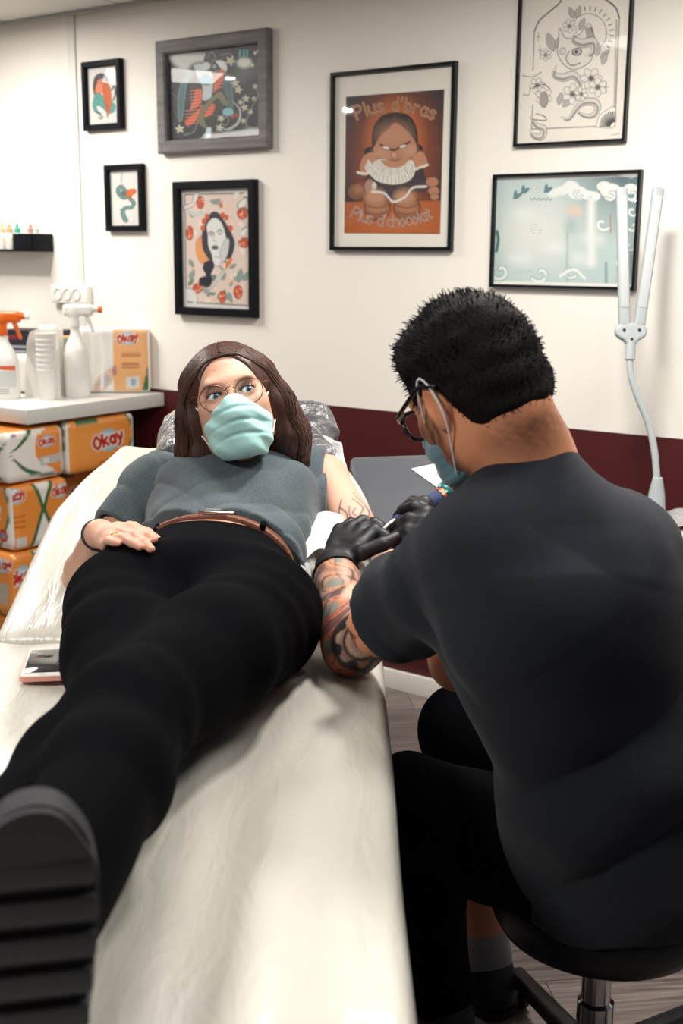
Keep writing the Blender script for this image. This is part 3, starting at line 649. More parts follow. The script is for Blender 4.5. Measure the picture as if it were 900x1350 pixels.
def snake(cv, pts, wd): cv.stroke(pts, wd+5, G1, taper=True); cv.stroke(pts, wd, (228, 224, 216), taper=True); p = spline(pts, 6); cv.stroke([x+np.array([0, wd*.22]) for x in p[3:-3]], wd*.3, G2, smooth=False, a=.7)
snake(c6, [(415, 140), (400, 180), (440, 200), (490, 195), (490, 240), (455, 255)], 34); snake(c6, [(320, 300), (310, 340), (350, 355), (400, 345), (430, 380), (425, 400)], 32)
snake(c6, [(340, 535), (380, 540), (410, 500), (440, 470), (490, 465), (510, 490), (490, 525), (445, 525), (400, 490)], 28); snake(c6, [(200, 530), (225, 570), (262, 590), (250, 625), (215, 620), (195, 595)], 30)
for x, y, r in ((480, 360, 46), (510, 400, 40), (395, 430, 44), (435, 430, 30), (230, 390, 34), (262, 440, 38), (270, 250, 26), (380, 120, 30)):
    for k in range(6): a = k*60+x; c6.ell((x+math.cos(math.radians(a))*r*.6, y+math.sin(math.radians(a))*r*.6), r*.5, r*.34, (240, 235, 226), a, line=G2, lw=2)
    c6.ell((x, y), r*.3, r*.3, G2, soft=6)
c6.ell((262, 455), 20, 36, (170, 166, 160), line=G1); c6.stroke([(160, 345), (210, 350), (250, 330)], 3, G1); c6.stroke([(165, 430), (190, 435), (200, 400)], 3, G1); c6.stroke([(210, 400), (260, 385), (290, 405)], 4, G1); c6.stroke([(205, 545), (270, 550), (262, 530), (225, 520)], 4, G1)
c6.poly([(500, 578), (515, 530), (550, 500), (586, 490), (582, 575)], (246, 241, 232), True, line=G1)
for k in range(11): a = math.radians(182+k*9); c6.stroke([(584+math.cos(a)*20, 574+math.sin(a)*20), (584+math.cos(a)*66, 574+math.sin(a)*66)], 5, (70, 68, 68), smooth=False)
for x, y in ((235, 165), (243, 225), (547, 400)): c6.stroke([(x, y-20), (x, y+20)], 2, G1, smooth=False); c6.stroke([(x-10, y), (x+10, y)], 2, G1, smooth=False)
c6.stroke([(570, 612), (605, 606)], 3, G3)
picture(.327, .657, 1.697, 2.183, .0085, .018, black_metal, c6, 'tall thin black frame with a pencil drawing of snakes and flowers, highest at right')
# -- wide print of waves, glass reflection painted in as a pale centre
c7 = Canvas(300, 220, (196, 214, 212), [(45, 812), (690, 785), (655, 1308), (28, 1302)])
yy, xx = np.mgrid[0:220, 0:300]; gx = xx/300.; gy = yy/220.
a = np.clip((gx-.42)*2.2, 0, 1)*np.clip(1-gy*1.6, 0, 1); c7.im = c7.im*(1-a[..., None])+lin((84, 106, 114))*a[..., None]
a = np.clip((gx-.86)*7, 0, 1)*.5; c7.im = c7.im*(1-a[..., None])+lin((96, 132, 136))*a[..., None]
a = np.clip(1-np.hypot((gx-.3)/.42, (gy-.5)/.5), 0, 1)*.85; c7.im = c7.im*(1-a[..., None])+lin((240, 238, 230))*a[..., None]  # pale centre: reflection on the glass painted into the print colours
def curl(cv, x, y, r, col, line, fl=1):
    t = np.linspace(0, 4.4, 14); q = np.c_[x+fl*r*(1-t/5.6)*np.cos(t+.6), y+r*(1-t/5.6)*np.sin(t+.6)]; cv.stroke(q, r*.5, line); cv.stroke(q, r*.36, col)
WV, TL = (236, 240, 236), (120, 158, 156)
for x, y, r in ((380, 850, 36), (410, 880, 44), (455, 890, 30), (480, 895, 32), (530, 850, 34), (560, 870, 48), (600, 880, 36), (650, 860, 34), (340, 870, 30), (300, 880, 30)): c7.ell((x, y), r, r*.72, WV, soft=2)
for x, y, r, f in ((410, 880, 24, 1), (560, 885, 30, -1), (655, 885, 28, -1), (470, 905, 18, 1), (220, 860, 18, 1), (655, 960, 26, 1), (660, 1030, 24, -1), (600, 1190, 30, 1), (640, 1120, 22, 1), (60, 1240, 44, -1), (240, 1250, 44, -1), (370, 1240, 34, 1), (220, 1040, 26, 1), (520, 1020, 34, 1)):
    curl(c7, x, y, r, WV, (84, 128, 128) if y < 910 else (120, 166, 164), f)
for x, y in ((115, 910), (150, 885), (255, 880)): leafs(c7, [(x, y, 50, -30), (x+10, y-6, 36, -80)], (100, 136, 140))
for i in range(5): c7.stroke([(195+i*20, 905), (205+i*20, 915), (215+i*20, 905)], 3, (90, 126, 128))
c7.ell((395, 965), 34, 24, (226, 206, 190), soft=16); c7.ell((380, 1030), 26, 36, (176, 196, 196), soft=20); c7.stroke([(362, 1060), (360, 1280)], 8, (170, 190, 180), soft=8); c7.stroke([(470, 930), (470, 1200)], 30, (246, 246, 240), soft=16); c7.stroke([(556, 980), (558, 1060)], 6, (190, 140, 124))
c7.stroke([(535, 1200), (535, 1300)], 8, (110, 150, 148), soft=6); c7.stroke([(45, 1060), (50, 1100), (42, 1150)], 14, (70, 120, 120)); c7.stroke([(330, 1260), (390, 1230), (440, 1270)], 12, (238, 244, 240)); c7.stroke([(90, 1262), (190, 1240), (300, 1280)], 9, (190, 214, 210))
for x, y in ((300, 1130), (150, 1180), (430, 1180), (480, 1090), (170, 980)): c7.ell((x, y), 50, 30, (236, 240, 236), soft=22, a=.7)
c7.poly([(40, 780), (700, 770), (690, 800), (45, 826)], (246, 244, 238)); c7.poly([(28, 1288), (655, 1292), (655, 1310), (20, 1310)], (246, 244, 238))
picture(.267, .7085, 1.3085, 1.624, .009, .02, black_metal, c7, 'wide thin black frame with swirling waves under a painted pale reflection, behind the white lamp')
# ================================================================ FURNITURE AND SMALL THINGS
shiny_white = MAT('white_plastic', L3(238, 236, 230), .3, coat=.2)
grey_plastic = MAT('pale_grey_plastic', L3(196, 196, 194), .4)
black_pl = MAT('black_plastic', (.01, .01, .012), .4)
chrome = MAT('chrome', (.7, .7, .72), .12, metal=1.)
printed = MAT('printed_film', (1, 1, 1), .28, vcol=True, coat=.3, bump=((40, 40, 40), .35, .004))
printed_matt = MAT('printed_card', (1, 1, 1), .5, vcol=True)
def wthing(name, label, cat, u, v, z, group=None, rz=0.): return thing(name, label, cat, Wl(u, v, z), WY+rz, group)
# ---- treatment bed
film_m = MAT('white_cover_under_clear_film', L3(210, 206, 195), .42, coat=.4, coatr=.22, bump=((26, 7, 9), .4, .008, .8), bump2=((60, 24, 60), .15, .003, 1.))
BX0, BX1, BZ = -.604, .0705, .748
bed = thing('treatment_bed', 'white film-wrapped treatment bed the woman lies on', 'bed', (-.267, 1.2, 0)); bo = np.array(bed.location)
V, F = rbox((BX1-BX0, 1.72, .085), .024, 4, sub=(44, 90, 1)); V += np.array([(BX0+BX1)/2, 1.09, BZ-.0425])
top = np.clip((V[:, 2]-BZ+.03)/.03, 0, 1)
V[:, 2] += top*(.0028*np.sin(V[:, 0]*60+noise3(V*np.array([1, .35, 1]), 9, 3)*2.4)*np.clip(.6+noise3(V, 3, 8)*.5, 0, 1)+.0018*noise3(V*np.array([1, .4, 1]), 26, 2)); V[:, 0] += .002*noise3(V, 9, 4)
mk('mattress', V-bo, F, film_m, bed)
BA = math.radians(16); HY = 1.955
V, F = rbox((BX1-BX0, .80, .085), .026, 4, sub=(40, 50, 1)); V[:, 1] += .40; V[:, 2] -= .0425
t = np.clip((V[:, 1]-.45)/.36, 0, 1); V[:, 0] *= 1-.30*t**1.6
up = np.clip((V[:, 2]+.03)/.03, 0, 1)
V[:, 2] += up*(.004*np.sin(V[:, 0]*40+V[:, 1]*24+noise3(V, 9, 13)*2.6)*np.clip(.5+noise3(V, 5, 18)*.6, 0, 1)+.0022*noise3(V, 34, 12))
c_, s_ = math.cos(BA), math.sin(BA); V = np.c_[V[:, 0]+(BX0+BX1)/2, HY+V[:, 1]*c_-V[:, 2]*s_*1., BZ-.002+V[:, 1]*s_+V[:, 2]*c_]
film_b = MAT('wrinkled_clear_film_cover', L3(206, 203, 192), .35, coat=.5, coatr=.15, bump=((40, 6, 14), .5, .010, .8), bump2=((70, 24, 60), .2, .003, 1.))
mk('backrest', V-bo, F, film_b, bed)
MB().box(np.array([-.267, 1.1, .635])-bo, (.56, 1.5, .05), .01).box(np.array([-.267, 1.15, .57])-bo, (.34, 1.0, .09), .02).build('bed_frame', black_pl, bed)
V, F = prism(rrect(.26, .5, .05), .06, .56); mb = MB().add(V+np.array([-.30, 1.2, 0])-bo, F); mb.build('pedestal', black_pl, bed)
V, F = prism(rrect(.50, 1.2, .1), 0, .06); MB().add(V+np.array([-.28, 1.2, 0])-bo, F).build('base_plate', black_pl, bed)
# ---- head pillow wrapped in crinkled film
pil_m = MAT('dark_pillow_under_film', L3(70, 70, 74), .22, spec=.9, coat=1., coatr=.1, bump=((34, 34, 34), 1., .012, 1.6), bump2=((90, 90, 90), .5, .004, 1.))
pc = np.array([-.20, 2.50, 1.000]); PA = np.array([[1, 0, -.02], [0, math.cos(.45), math.sin(.45)], [.02, -math.sin(.45), math.cos(.45)]])
s = SDF(); s.U(rb(pc, (.188, .115, .062), .058, PA)); s.U(ell(pc, (.17, .11, .078), PA), .03)
def crk(p):
    a = np.abs(noise3(p, 34, 2)); b = np.abs(noise3(p, 62, 5)); c = noise3(p, 16, 8); return .010*(a-.4)+.006*(b-.4)-.007*c
s.D(crk); V, F = s.mesh(pc-.32, pc+.32, .0042)
pil = thing('pillow', 'grey pillow wrapped in crinkled shiny film behind the woman\'s head', 'pillow', pc-np.array([0, 0, .06])); po = np.array(pil.location)
mk('cushion', taub(V, F, 1)-po, F, pil_m, pil)
clearf = MAT('crinkled_clear_film', L3(188, 188, 190), .15, coat=.6, bump=((50, 50, 50), .8, .006, 1.))
def sheet(name, c, m, parent, amp=.006, sc=22, th=.0012, n=28, seed=1, bulge=0., off=None):
    c = [np.asarray(x, float) for x in c]; g = np.linspace(0, 1, n); a, b = np.meshgrid(g, g); a = a.ravel()[:, None]; b = b.ravel()[:, None]
    P_ = c[0]*(1-a)*(1-b)+c[1]*a*(1-b)+c[2]*a*b+c[3]*(1-a)*b; nn = nrm(np.cross(c[1]-c[0], c[3]-c[0])); nn = nn if nn[2] > 0 else -nn
    edge = 1+.0*a; P_ = P_+nn*(amp*(noise3(P_, sc, seed)+.6*np.abs(noise3(P_, sc*2, seed+1))))[:, None]+nn*(bulge*4*a*(1-a))
    P_ = P_+(c[1]-c[0])*(.03*np.sin(b*11+seed))+(c[3]-c[0])*(.03*np.sin(a*9+seed))
    V = np.concatenate([P_, P_-nn*th]); F = []; N_ = n*n
    for j in range(n-1):
        for i in range(n-1): k = j*n+i; F.append((k, k+1, k+n+1, k+n)); F.append((N_+k, N_+k+n, N_+k+n+1, N_+k+1))
    for i in range(n-1):
        for k0, k1 in ((i, i+1), ((i+1)*n+n-1, i*n+n-1)[::-1], ((n-1)*n+i+1, (n-1)*n+i), ((i+1)*n, i*n)): F.append((k1, k0, N_+k0, N_+k1))
    o = np.zeros(3) if off is None else off
    return mk(name, V-o, F, m, parent)
sheet('film_flap', [A(424, 574, 2.50), A(449, 582, 2.46), A(462, 640, 2.40), A(436, 606, 2.42)], clearf, pil, .007, 30, off=po, n=18)
sheet('film_tail', [A(438, 606, 2.42), A(456, 622, 2.39), A(489, 686, 2.28), A(482, 676, 2.28)], clearf, pil, .005, 34, off=po, n=18, seed=6)
# ---- grey padded arm rest beyond the bed
vin = MAT('grey_vinyl', L3(76, 79, 86), .42, bump=((300, 300, 300), .2, .001), var=((5, 5, 5), .06))
ar = thing('padded_armrest', 'grey vinyl padded armrest board standing beside the bed head', 'armrest', (.34, 2.45, 0)); ro = np.array(ar.location)
aa = math.radians(14); V, F = prism(rrect(.64, .64, .05), -.05, 0)
V, F = rbox((.44, .62, .055), .022, 4, sub=(12, 12, 1)); kx = np.hypot(np.maximum(np.abs(V[:, 0])-.17, 0), np.maximum(np.abs(V[:, 1])-.26, 0)); sc_ = np.where(kx > .05, .05/np.maximum(kx, 1e-6), 1)
V[:, 0] = np.where((np.abs(V[:, 0]) > .17) & (np.abs(V[:, 1]) > .26), np.sign(V[:, 0])*(.17+(np.abs(V[:, 0])-.17)*sc_), V[:, 0]); V[:, 1] = np.where((np.abs(V[:, 0]) > .17) & (np.abs(V[:, 1]) > .26), np.sign(V[:, 1])*(.26+(np.abs(V[:, 1])-.26)*sc_), V[:, 1])
def onpad(x, y, h=0.):
    x, y = .245+(x-.245)*.994-y*.108, (x-.245)*.108+y*.994
    return np.array([x, 2.47+y*math.cos(aa)-h*math.sin(aa), .845+y*math.sin(aa)+h*math.cos(aa)])
V = np.array([onpad(x+.262, y, z) for x, y, z in V]); mk('pad', V-ro, F, vin, ar, smooth=True)
MB().tube([np.array([.30, 2.47, .81])-ro, np.array([.30, 2.47, .03])-ro], .022, 20).build('post', chrome, ar)
V, F = lathe([(.0, 0), (.2, 0), (.2, .012), (.05, .03), (.0, .03)], 36); MB().add(V+np.array([.30, 2.47, 0])-ro, F).build('foot_plate', black_pl, ar)
# ---- stencil paper lying on the arm rest
cs = Canvas(160, 200, (232, 228, 220))
for p in ([(30, 60), (60, 30), (100, 50), (120, 90)], [(40, 120), (70, 90), (110, 110), (130, 150)], [(60, 150), (90, 130), (100, 170)], [(50, 40), (80, 80), (60, 120)], [(90, 60), (110, 100), (90, 140)]): cs.stroke(p, 4, (130, 124, 134))
cs.ell((80, 100), 26, 34, (232, 228, 220), line=(140, 134, 142), lw=3); cs.ell((80, 100), 12, 16, (232, 228, 220), line=(140, 134, 142), lw=3)
st = cs.plane('stencil_paper', .16, .20, printed_matt, None, th=.001)
_q = [Az(x, y, .875) for x, y in ((557, 615), (602, 612))]
st.matrix_world = Matrix.Translation(Vector(onpad(.292, .150, .030))) @ Matrix.Rotation(aa, 4, 'X') @ Matrix.Rotation(math.radians(28), 4, 'Z') @ Matrix.Rotation(math.radians(-90), 4, 'X')
tag(st, 'white stencil paper with a pencil drawing lying on the grey armrest', 'paper')
# ---- paper towel and film under the arm
pt_m = MAT('white_paper_towel', L3(232, 228, 220), .85, bump=((60, 60, 60), .3, .002))
tw = sheet('paper_towel', [A(397, 686, 2.25), A(460, 684, 2.25), A(452, 738, 2.14), A(400, 737, 2.10)], pt_m, None, .010, 16, n=30, bulge=.02); tag(tw, 'white folded paper towel tucked between the woman\'s side and arm', 'paper towel')
tw2 = sheet('paper_towel', [A(462, 735, 2.10), A(500, 735, 2.14), A(490, 792, 2.10), A(466, 782, 2.06)], pt_m, None, .006, 24, n=20, seed=4); tag(tw2, 'narrow white paper towel hanging below the black gloved hand', 'paper towel')
fs = sheet('film_scrap', [A(391, 728, 2.10), A(412, 730, 2.12), A(408, 780, 2.02), A(400, 775, 2.0)], clearf, None, .006, 40, n=18, seed=9); tag(fs, 'scrap of crinkled clear film beside the woman\'s hip', 'plastic film')
# ---- phone on the bed
ph = thing('smartphone', 'white smartphone lying on the bed beside the woman\'s thigh', 'phone', Az(62, 878, BZ+.006)); d_ = Az(17, 905, .75)-Az(38, 849, .75); ph.rotation_euler = (0, 0, math.atan2(d_[1], d_[0])+math.pi/2)
V, F = prism(rrect(.071, .142, .010), 0, .0075); MB().add(V, F).build('case', MAT('pink_phone_case', L3(214, 150, 140), .35), ph)
V, F = prism(rrect(.068, .139, .009), .0075, .0086); MB().add(V, F).build('front_glass', MAT('white_phone_glass', L3(232, 228, 222), .15), ph)
MB().box((0, 0, .0088), (.060, .108, .0006), .0002).build('screen', MAT('dark_screen', (.012, .014, .02), .08, spec=.7), ph)
V, F = lathe([(.0, .0086), (.0055, .0086), (.0055, .009), (.0, .009)], 20); MB().add(V+np.array([0, -.0615, 0]), F).build('home_button', grey_plastic, ph)
# ---- stool
SX, SY = .425, 1.745
stl = thing('stool', 'black round rolling stool under the man', 'stool', (SX, SY, 0))
V, F = lathe([(0, .335), (.13, .335), (.165, .345), (.176, .365), (.174, .395), (.155, .412), (.0, .416)], 48); MB().add(V, F).build('seat', MAT('black_vinyl', (.008, .008, .010), .45), stl, smooth=True)
V, F = lathe([(0, .31), (.09, .31), (.09, .336), (0, .336)], 32); MB().add(V, F).build('seat_plate', black_pl, stl)
V, F = lathe([(0, .07), (.03, .07), (.03, .20), (.024, .205), (.024, .312), (0, .312)], 28); MB().add(V, F).build('column', chrome, stl, smooth='auto')
for k in range(5):
    a = math.radians(108+72*k); d = np.array([math.cos(a), math.sin(a), 0]); l = np.array([-d[1], d[0], 0]); mb = MB()
    V, F = rbox((.27, .040, .030), .008); V[:, 1] *= 1-.3*(V[:, 0]+.135)/.27; V[:, 2] -= .028*(V[:, 0]+.135)/.27; V = (V[:, :1]+.155)*d+V[:, 1:2]*l+V[:, 2:]*ZV+ZV*.095; mb.add(V, F); lg = mb.build('base_leg', black_pl, stl)
    for sd in (-1, 1):
        V, F = lathe([(0, -.008), (.022, -.008), (.025, -.004), (.025, .004), (.022, .008), (0, .008)], 24); V = V[:, 2:]*l+V[:, :1]*d+V[:, 1:2]*ZV+d*.282+l*sd*.012+ZV*.025; MB().add(V, F).build('caster_wheel', black_pl, lg)
    MB().tube([d*.282+ZV*.03, d*.282+ZV*.075], .010, 10).build('caster_stem', black_pl, lg)
# ---- counter with packs below
ctr = wthing('counter', 'pale grey counter along the wall carrying spray bottles', 'counter', -2.1, .315, 0); 
CT = .905
laminate = MAT('pale_laminate', L3(214, 213, 208), .3)
MB().box((0, 0, CT-.024), (2.1, .63, .048), .003).build('worktop', laminate, ctr)
for x in (-.98, .2): MB().box((x, .1, (CT-.048)/2), (.03, .40, CT-.048), .002).build('support_panel', white, ctr)
ORG, ORD, GRN, WHT = (232, 146, 66), (206, 110, 40), (62, 110, 70), (236, 232, 224)
def okay(cv, x, y, s, ang=-10):
    cv.ell((x, y-.02*s), s*.62, s*.62, (160, 196, 208)); cv.ell((x-.1*s, y-.2*s), s*.36, s*.22, (214, 230, 232), soft=s*.2)
    an = math.radians(ang)
    for wd, c in ((.30, WHT), (.17, (190, 40, 26))): cv.text('Okay', lambda t: ((x+(t*.62*s-.86*s)*math.cos(an)-.0*s, y+.26*s+(t*.62*s-.86*s)*math.sin(an)), an), s*.66, wd*s, c)
def cv_full():
    c = Canvas(180, 130, ORG); c.poly([(150, -5), (165, 40), (158, 80), (130, 135), (190, 135), (190, -5)], WHT, True); c.stroke([(152, -5), (168, 40), (160, 80), (132, 135)], 5, GRN)
    c.ell((60, 60), 60, 50, (240, 164, 84), soft=40, a=.7); okay(c, 104, 60, 44); c.poly([(20, 4), (80, 4), (80, 18), (20, 18)], GRN); c.stroke([(80, 112), (124, 108)], 9, ORD); c.ell((150, 100), 12, 13, (190, 60, 40)); c.ell((150, 100), 8, 6, (120, 150, 170)); return c
def cv_star():
    c = Canvas(180, 150, WHT); c.poly([(70, -4), (100, -4), (190, -4), (190, 150), (150, 150), (120, 90), (80, 60)], WHT)
    c.poly([(92, 20), (150, -5), (165, -5), (165, 140), (135, 120), (95, 92), (84, 60)], ORG, True); c.stroke([(10, 60), (40, 40), (75, 5), (85, -5)], 11, GRN, taper=True); c.stroke([(10, 66), (50, 110), (100, 132), (160, 142)], 13, GRN, taper=True)
    okay(c, 122, 42, 28); c.poly([(96, 84), (160, 80), (160, 104), (100, 108)], (196, 192, 188)); c.poly([(108, 88), (124, 87), (124, 103), (108, 104)], (226, 224, 220)); c.ell((24, 14), 8, 6, (90, 110, 160)); c.ell((28, 14), 4, 5, (200, 70, 60)); return c
def cv_hour():
    c = Canvas(180, 150, ORG); c.poly([(62, -5), (128, -5), (97, 62), (140, 155), (48, 155), (90, 62)], WHT); 
    for p in ([(62, -5), (80, 30), (91, 60)], [(128, -5), (108, 30), (97, 60)], [(91, 66), (70, 110), (46, 155)], [(97, 66), (118, 110), (142, 155)]): c.stroke(p, 10, GRN, taper=False)
    okay(c, 148, 30, 28); okay(c, 14, 24, 28); c.poly([(134, 70), (164, 70), (160, 120), (140, 120)], (186, 176, 164))
    for k in range(3): c.stroke([(5, 70+k*12), (34, 70+k*12)], 5, ORD)
    c.poly([(8, 118), (36, 118), (36, 140), (8, 140)], (210, 206, 200)); return c
def cv_arc():
    c = Canvas(180, 150, WHT); c.poly([(-5, -5), (60, -5), (84, 60), (90, 100), (66, 155), (-5, 155)], ORG, True); c.stroke([(62, -5), (86, 60), (90, 100), (68, 155)], 9, GRN); okay(c, 30, 56, 42); c.stroke([(96, 110), (140, 80), (175, 30)], 10, GRN, taper=True); c.stroke([(120, 90), (150, 130), (170, 150)], 8, GRN, taper=True); c.ell((130, 16), 7, 6, (90, 110, 160)); c.ell((66, 120), 14, 14, (190, 60, 40)); c.ell((66, 120), 8, 7, (120, 150, 170)); return c
CV = {k: f() for k, f in dict(full=cv_full, star=cv_star, hour=cv_hour, arc=cv_arc).items()}
def pack(name, label, u, v, z, size, end, front, group=None, rz=0., seed=0, cat='paper roll pack', topc=ORG):
    t = wthing(name, label, cat, u, v, z, group, rz); V, F = rbox(size, min(.028, min(size)*.2), 3, sub=(46, 46, 38)); h = np.array(size)/2
    nv = V/h; ax = np.argmax(np.abs(nv), 1); cols = painted(len(V), WHT)
    m = (ax == 0) & (V[:, 0] > 0); cols[m] = CV[end].sample(.5+V[m, 1]/size[1], .5-V[m, 2]/size[2])
    m = (ax == 1) & (V[:, 1] < 0); cols[m] = CV[front].sample(.5+V[m, 0]/size[0], .5-V[m, 2]/size[2])
    m = ax == 2; cols[m] = lin(topc)
    V = V*(1-.012*(1+noise3(V, 26, seed))[:, None]); V[:, 2] += h[2]; V[:, 2] -= V[:, 2].min()
    mk('wrapper', V, F, printed, t, cols)
    sl = [np.array([h[0]*1.0, y, h[2]]) for y in (-.02, .02)]
    return t
zz = 0; rows = [(.222, 'arc', 'full', 'lowest'), (.222, 'arc', 'hour', 'second from the floor'), (.222, 'hour', 'full', 'third from the floor'), (.178, 'star', 'arc', 'topmost')]
for i, (hh, e, f_, nm_) in enumerate(rows):
    pack('paper_roll_pack', 'orange and white paper roll pack, %s in the front stack' % nm_, -1.225, .575+.012*(i % 2), zz, (.33, .245, hh-.002), e, f_, 'paper roll packs under the counter', seed=i); zz += hh
zz = 0
for i, (hh, e, f_, nm_) in enumerate([(.222, 'hour', 'arc', 'lowest'), (.222, 'arc', 'full', 'second from the floor'), (.222, 'full', 'hour', 'third from the floor'), (.178, 'hour', 'star', 'topmost')]):
    pack('paper_roll_pack', 'orange paper roll pack in the stack left of the front one, %s' % nm_, -1.575, .58, zz, (.33, .245, hh-.002), e, f_, 'paper roll packs under the counter', seed=i+10); zz += hh
zz = 0
for i, (hh, e, f_, nm_) in enumerate([(.222, 'arc', 'full', 'lowest'), (.222, 'hour', 'full', 'middle'), (.215, 'full', 'full', 'third')]):
    pack('paper_roll_pack', 'orange paper roll pack in the set-back stack by the wall, %s' % nm_, -1.36, .29, zz, (.33, .29, hh-.002), e, f_, 'paper roll packs under the counter', seed=i+20); zz += hh
pack('paper_roll_pack', 'big orange paper roll pack topping the stack nearest the wall under the counter', -1.235, .295, zz+.001, (.35, .315, .19), 'full', 'full', 'paper roll packs under the counter', seed=31)
# ---- on the counter
def spray_head(parent, z, m, nozzle_m, sx=1.):
    s = SDF(); s.U(rb((.012*sx, 0, z+.052), (.052, .015, .020), .012)); s.U(cap((-.0, 0, z), (-.004*sx, 0, z+.05), .017, .016), .012); s.U(cap((.06*sx, 0, z+.056), (.082*sx, 0, z+.054), .012, .010), .006)
    V, F = s.mesh((-.1, -.05, z-.03), (.12, .05, z+.1), .003); hd = mk('spray_head', V, F, m, parent)
    s = SDF(); chain(s, [(.036*sx, 0, z+.046), (.047*sx, 0, z+.018), (.060*sx, 0, z-.018)], [.009, .007, .006], .006); V, F = s.mesh((-.12, -.03, z-.05), (.12, .03, z+.08), .0025); mk('trigger', V, F, m, parent)
    V, F = lathe([(0, -.008), (.011, -.008), (.012, .006), (0, .006)], 16); V = np.c_[V[:, 2]*sx+.088*sx, V[:, 0], V[:, 1]+z+.054]; MB().add(V, F).build('nozzle', nozzle_m, parent)
orange_pl = MAT('orange_plastic', L3(228, 104, 24), .35)
t = wthing('spray_bottle', 'white spray bottle with an orange trigger head, leftmost on the counter', 'spray bottle', -1.345, .47, CT, rz=math.radians(35))
V, F = lathe([(0, 0), (.046, 0), (.050, .006), (.050, .12), (.046, .145), (.030, .175), (.018, .195), (.017, .215), (0, .215)], 32); MB().add(V*np.array([1, .7, 1]), F).build('bottle', shiny_white, t, smooth='auto'); spray_head(t, .225, orange_pl, white)
cl = Canvas(60, 70, (226, 226, 222)); cl.poly([(0, 0), (60, 0), (60, 12), (0, 6)], (222, 100, 60)); cl.poly([(0, 12), (60, 14), (60, 52), (0, 50)], (204, 206, 204))
for k in range(3): cl.stroke([(8, 56+k*5), (44, 56+k*5)], 2, (120, 120, 124), smooth=False)
lb = cl.plane('label', .085, .10, printed_matt, t, th=.001); lv = lb.data.vertices
for v_ in lv: x = v_.co.x; v_.co.y = -.7*math.sqrt(max(.0515**2-x*x, 1e-6))+v_.co.y; v_.co.z += .065
t = wthing('spray_bottle', 'white spray bottle with a white head and small orange nozzle', 'spray bottle', -1.19, .285, CT, rz=math.radians(38))
V, F = lathe([(0, 0), (.040, 0), (.043, .005), (.043, .15), (.039, .175), (.022, .205), (.016, .225), (.016, .24), (0, .24)], 32); MB().add(V*np.array([1, .75, 1]), F).build('bottle', shiny_white, t, smooth='auto'); spray_head(t, .247, shiny_white, orange_pl)
t = wthing('canister', 'tall white sloped canister between the two spray bottles', 'canister', -1.285, .345, CT, rz=math.radians(35))
V, F = prism([(-.066, 0), (.06, 0), (.06, .235), (-.012, .235), (-.038, .225), (-.050, .19)], -.035, .035); V = V[:, [0, 2, 1]]; MB().add(V, [f[::-1] for f in F]).build('body', shiny_white, t, smooth=False); MB().box((.02, 0, .240), (.06, .05, .012), .004).build('lid', shiny_white, t)
t = wthing('cup_stack', 'white upright stack of plastic cups in front of the canister', 'cup stack', -1.205, .405, CT)
V, F = lathe([(0, 0), (.026, 0), (.028, .004), (.034, .215), (.036, .22), (.036, .226), (.030, .226), (.028, .2), (0, .2)], 28); MB().add(V, F).build('cups', shiny_white, t, smooth='auto')
for k in range(7):
    z_ = .10+k*.017; r_ = .028+.006*z_/.215; V, F = lathe([(r_, 0), (r_+.0022, .001), (r_+.0022, .004), (r_, .005)], 28); MB().add(V+ZV*z_, F[:-2]).build('rim', shiny_white, t)
t = wthing('tissue_pack', 'low white soft pack standing behind the bottles on the counter', 'tissue pack', -1.42, .30, CT, rz=math.radians(30)); V, F = rbox((.15, .09, .135), .02, 3, sub=(6, 4, 6)); V *= 1+.02*noise3(V, 40, 2)[:, None]; MB().add(V+ZV*.070, F).build('wrapper', shiny_white, t, smooth=True); MB().box((.03, -.0465, .016), (.05, .004, .020), .001).build('stripe', black_pl, t)
cb = Canvas(120, 66, (30, 32, 42)); cb.poly([(4, 6), (40, 4), (40, 10), (4, 12)], (110, 34, 36))
for k in range(4): cb.stroke([(6, 20+k*6), (50-k*4, 20+k*6)], 2.4, (170, 172, 178), smooth=False)
t = wthing('cardboard_box', 'dark box with small pale lettering at the back of the counter', 'box', -1.60, .09, CT, rz=math.radians(15)); MB().box((0, 0, .105), (.24, .11, .205), .003).build('carton', MAT('dark_card', L3(30, 32, 42), .5), t); cb.plane('printed_front', .236, .20, printed_matt, t, loc=(0, -.0560, .105))
c8 = Canvas(60, 100, (214, 172, 138)); c8.poly([(0, 0), (60, 0), (60, 30), (0, 30)], (150, 170, 150)); c8.poly([(5, 30), (50, 26), (60, 60), (20, 70)], WHT); c8.stroke([(20, 40), (60, 80)], 6, GRN); c8.poly([(0, 72), (40, 66), (60, 90), (30, 96)], (120, 84, 110)); c8.poly([(0, 90), (60, 92), (60, 100), (0, 100)], GRN); c8.stroke([(4, 34), (40, 26), (58, 40)], 5, (226, 110, 60)); CV['small'] = c8
pack('wipes_pack', 'slim orange and green printed pack behind the white spray bottle', -1.30, .215, CT, (.10, .05, .205), 'small', 'small', rz=math.radians(42), seed=40, cat='wipes pack')
c9 = Canvas(200, 170, (232, 230, 224)); c9.poly([(104, 4), (196, 2), (192, 166), (100, 168)], (238, 178, 122)); okay(c9, 142, 28, 30); c9.poly([(176, 166), (196, 90), (200, 168)], GRN); c9.poly([(134, 128), (170, 126), (170, 156), (134, 158)], (222, 220, 216)); c9.poly([(146, 132), (160, 132), (160, 150), (146, 150)], (150, 176, 200))
for k, (y, w_) in enumerate(((68, 50), (74, 44), (92, 40), (98, 46), (104, 40))): c9.stroke([(126, y), (126+w_, y)], 4, (190, 130, 84), smooth=False)
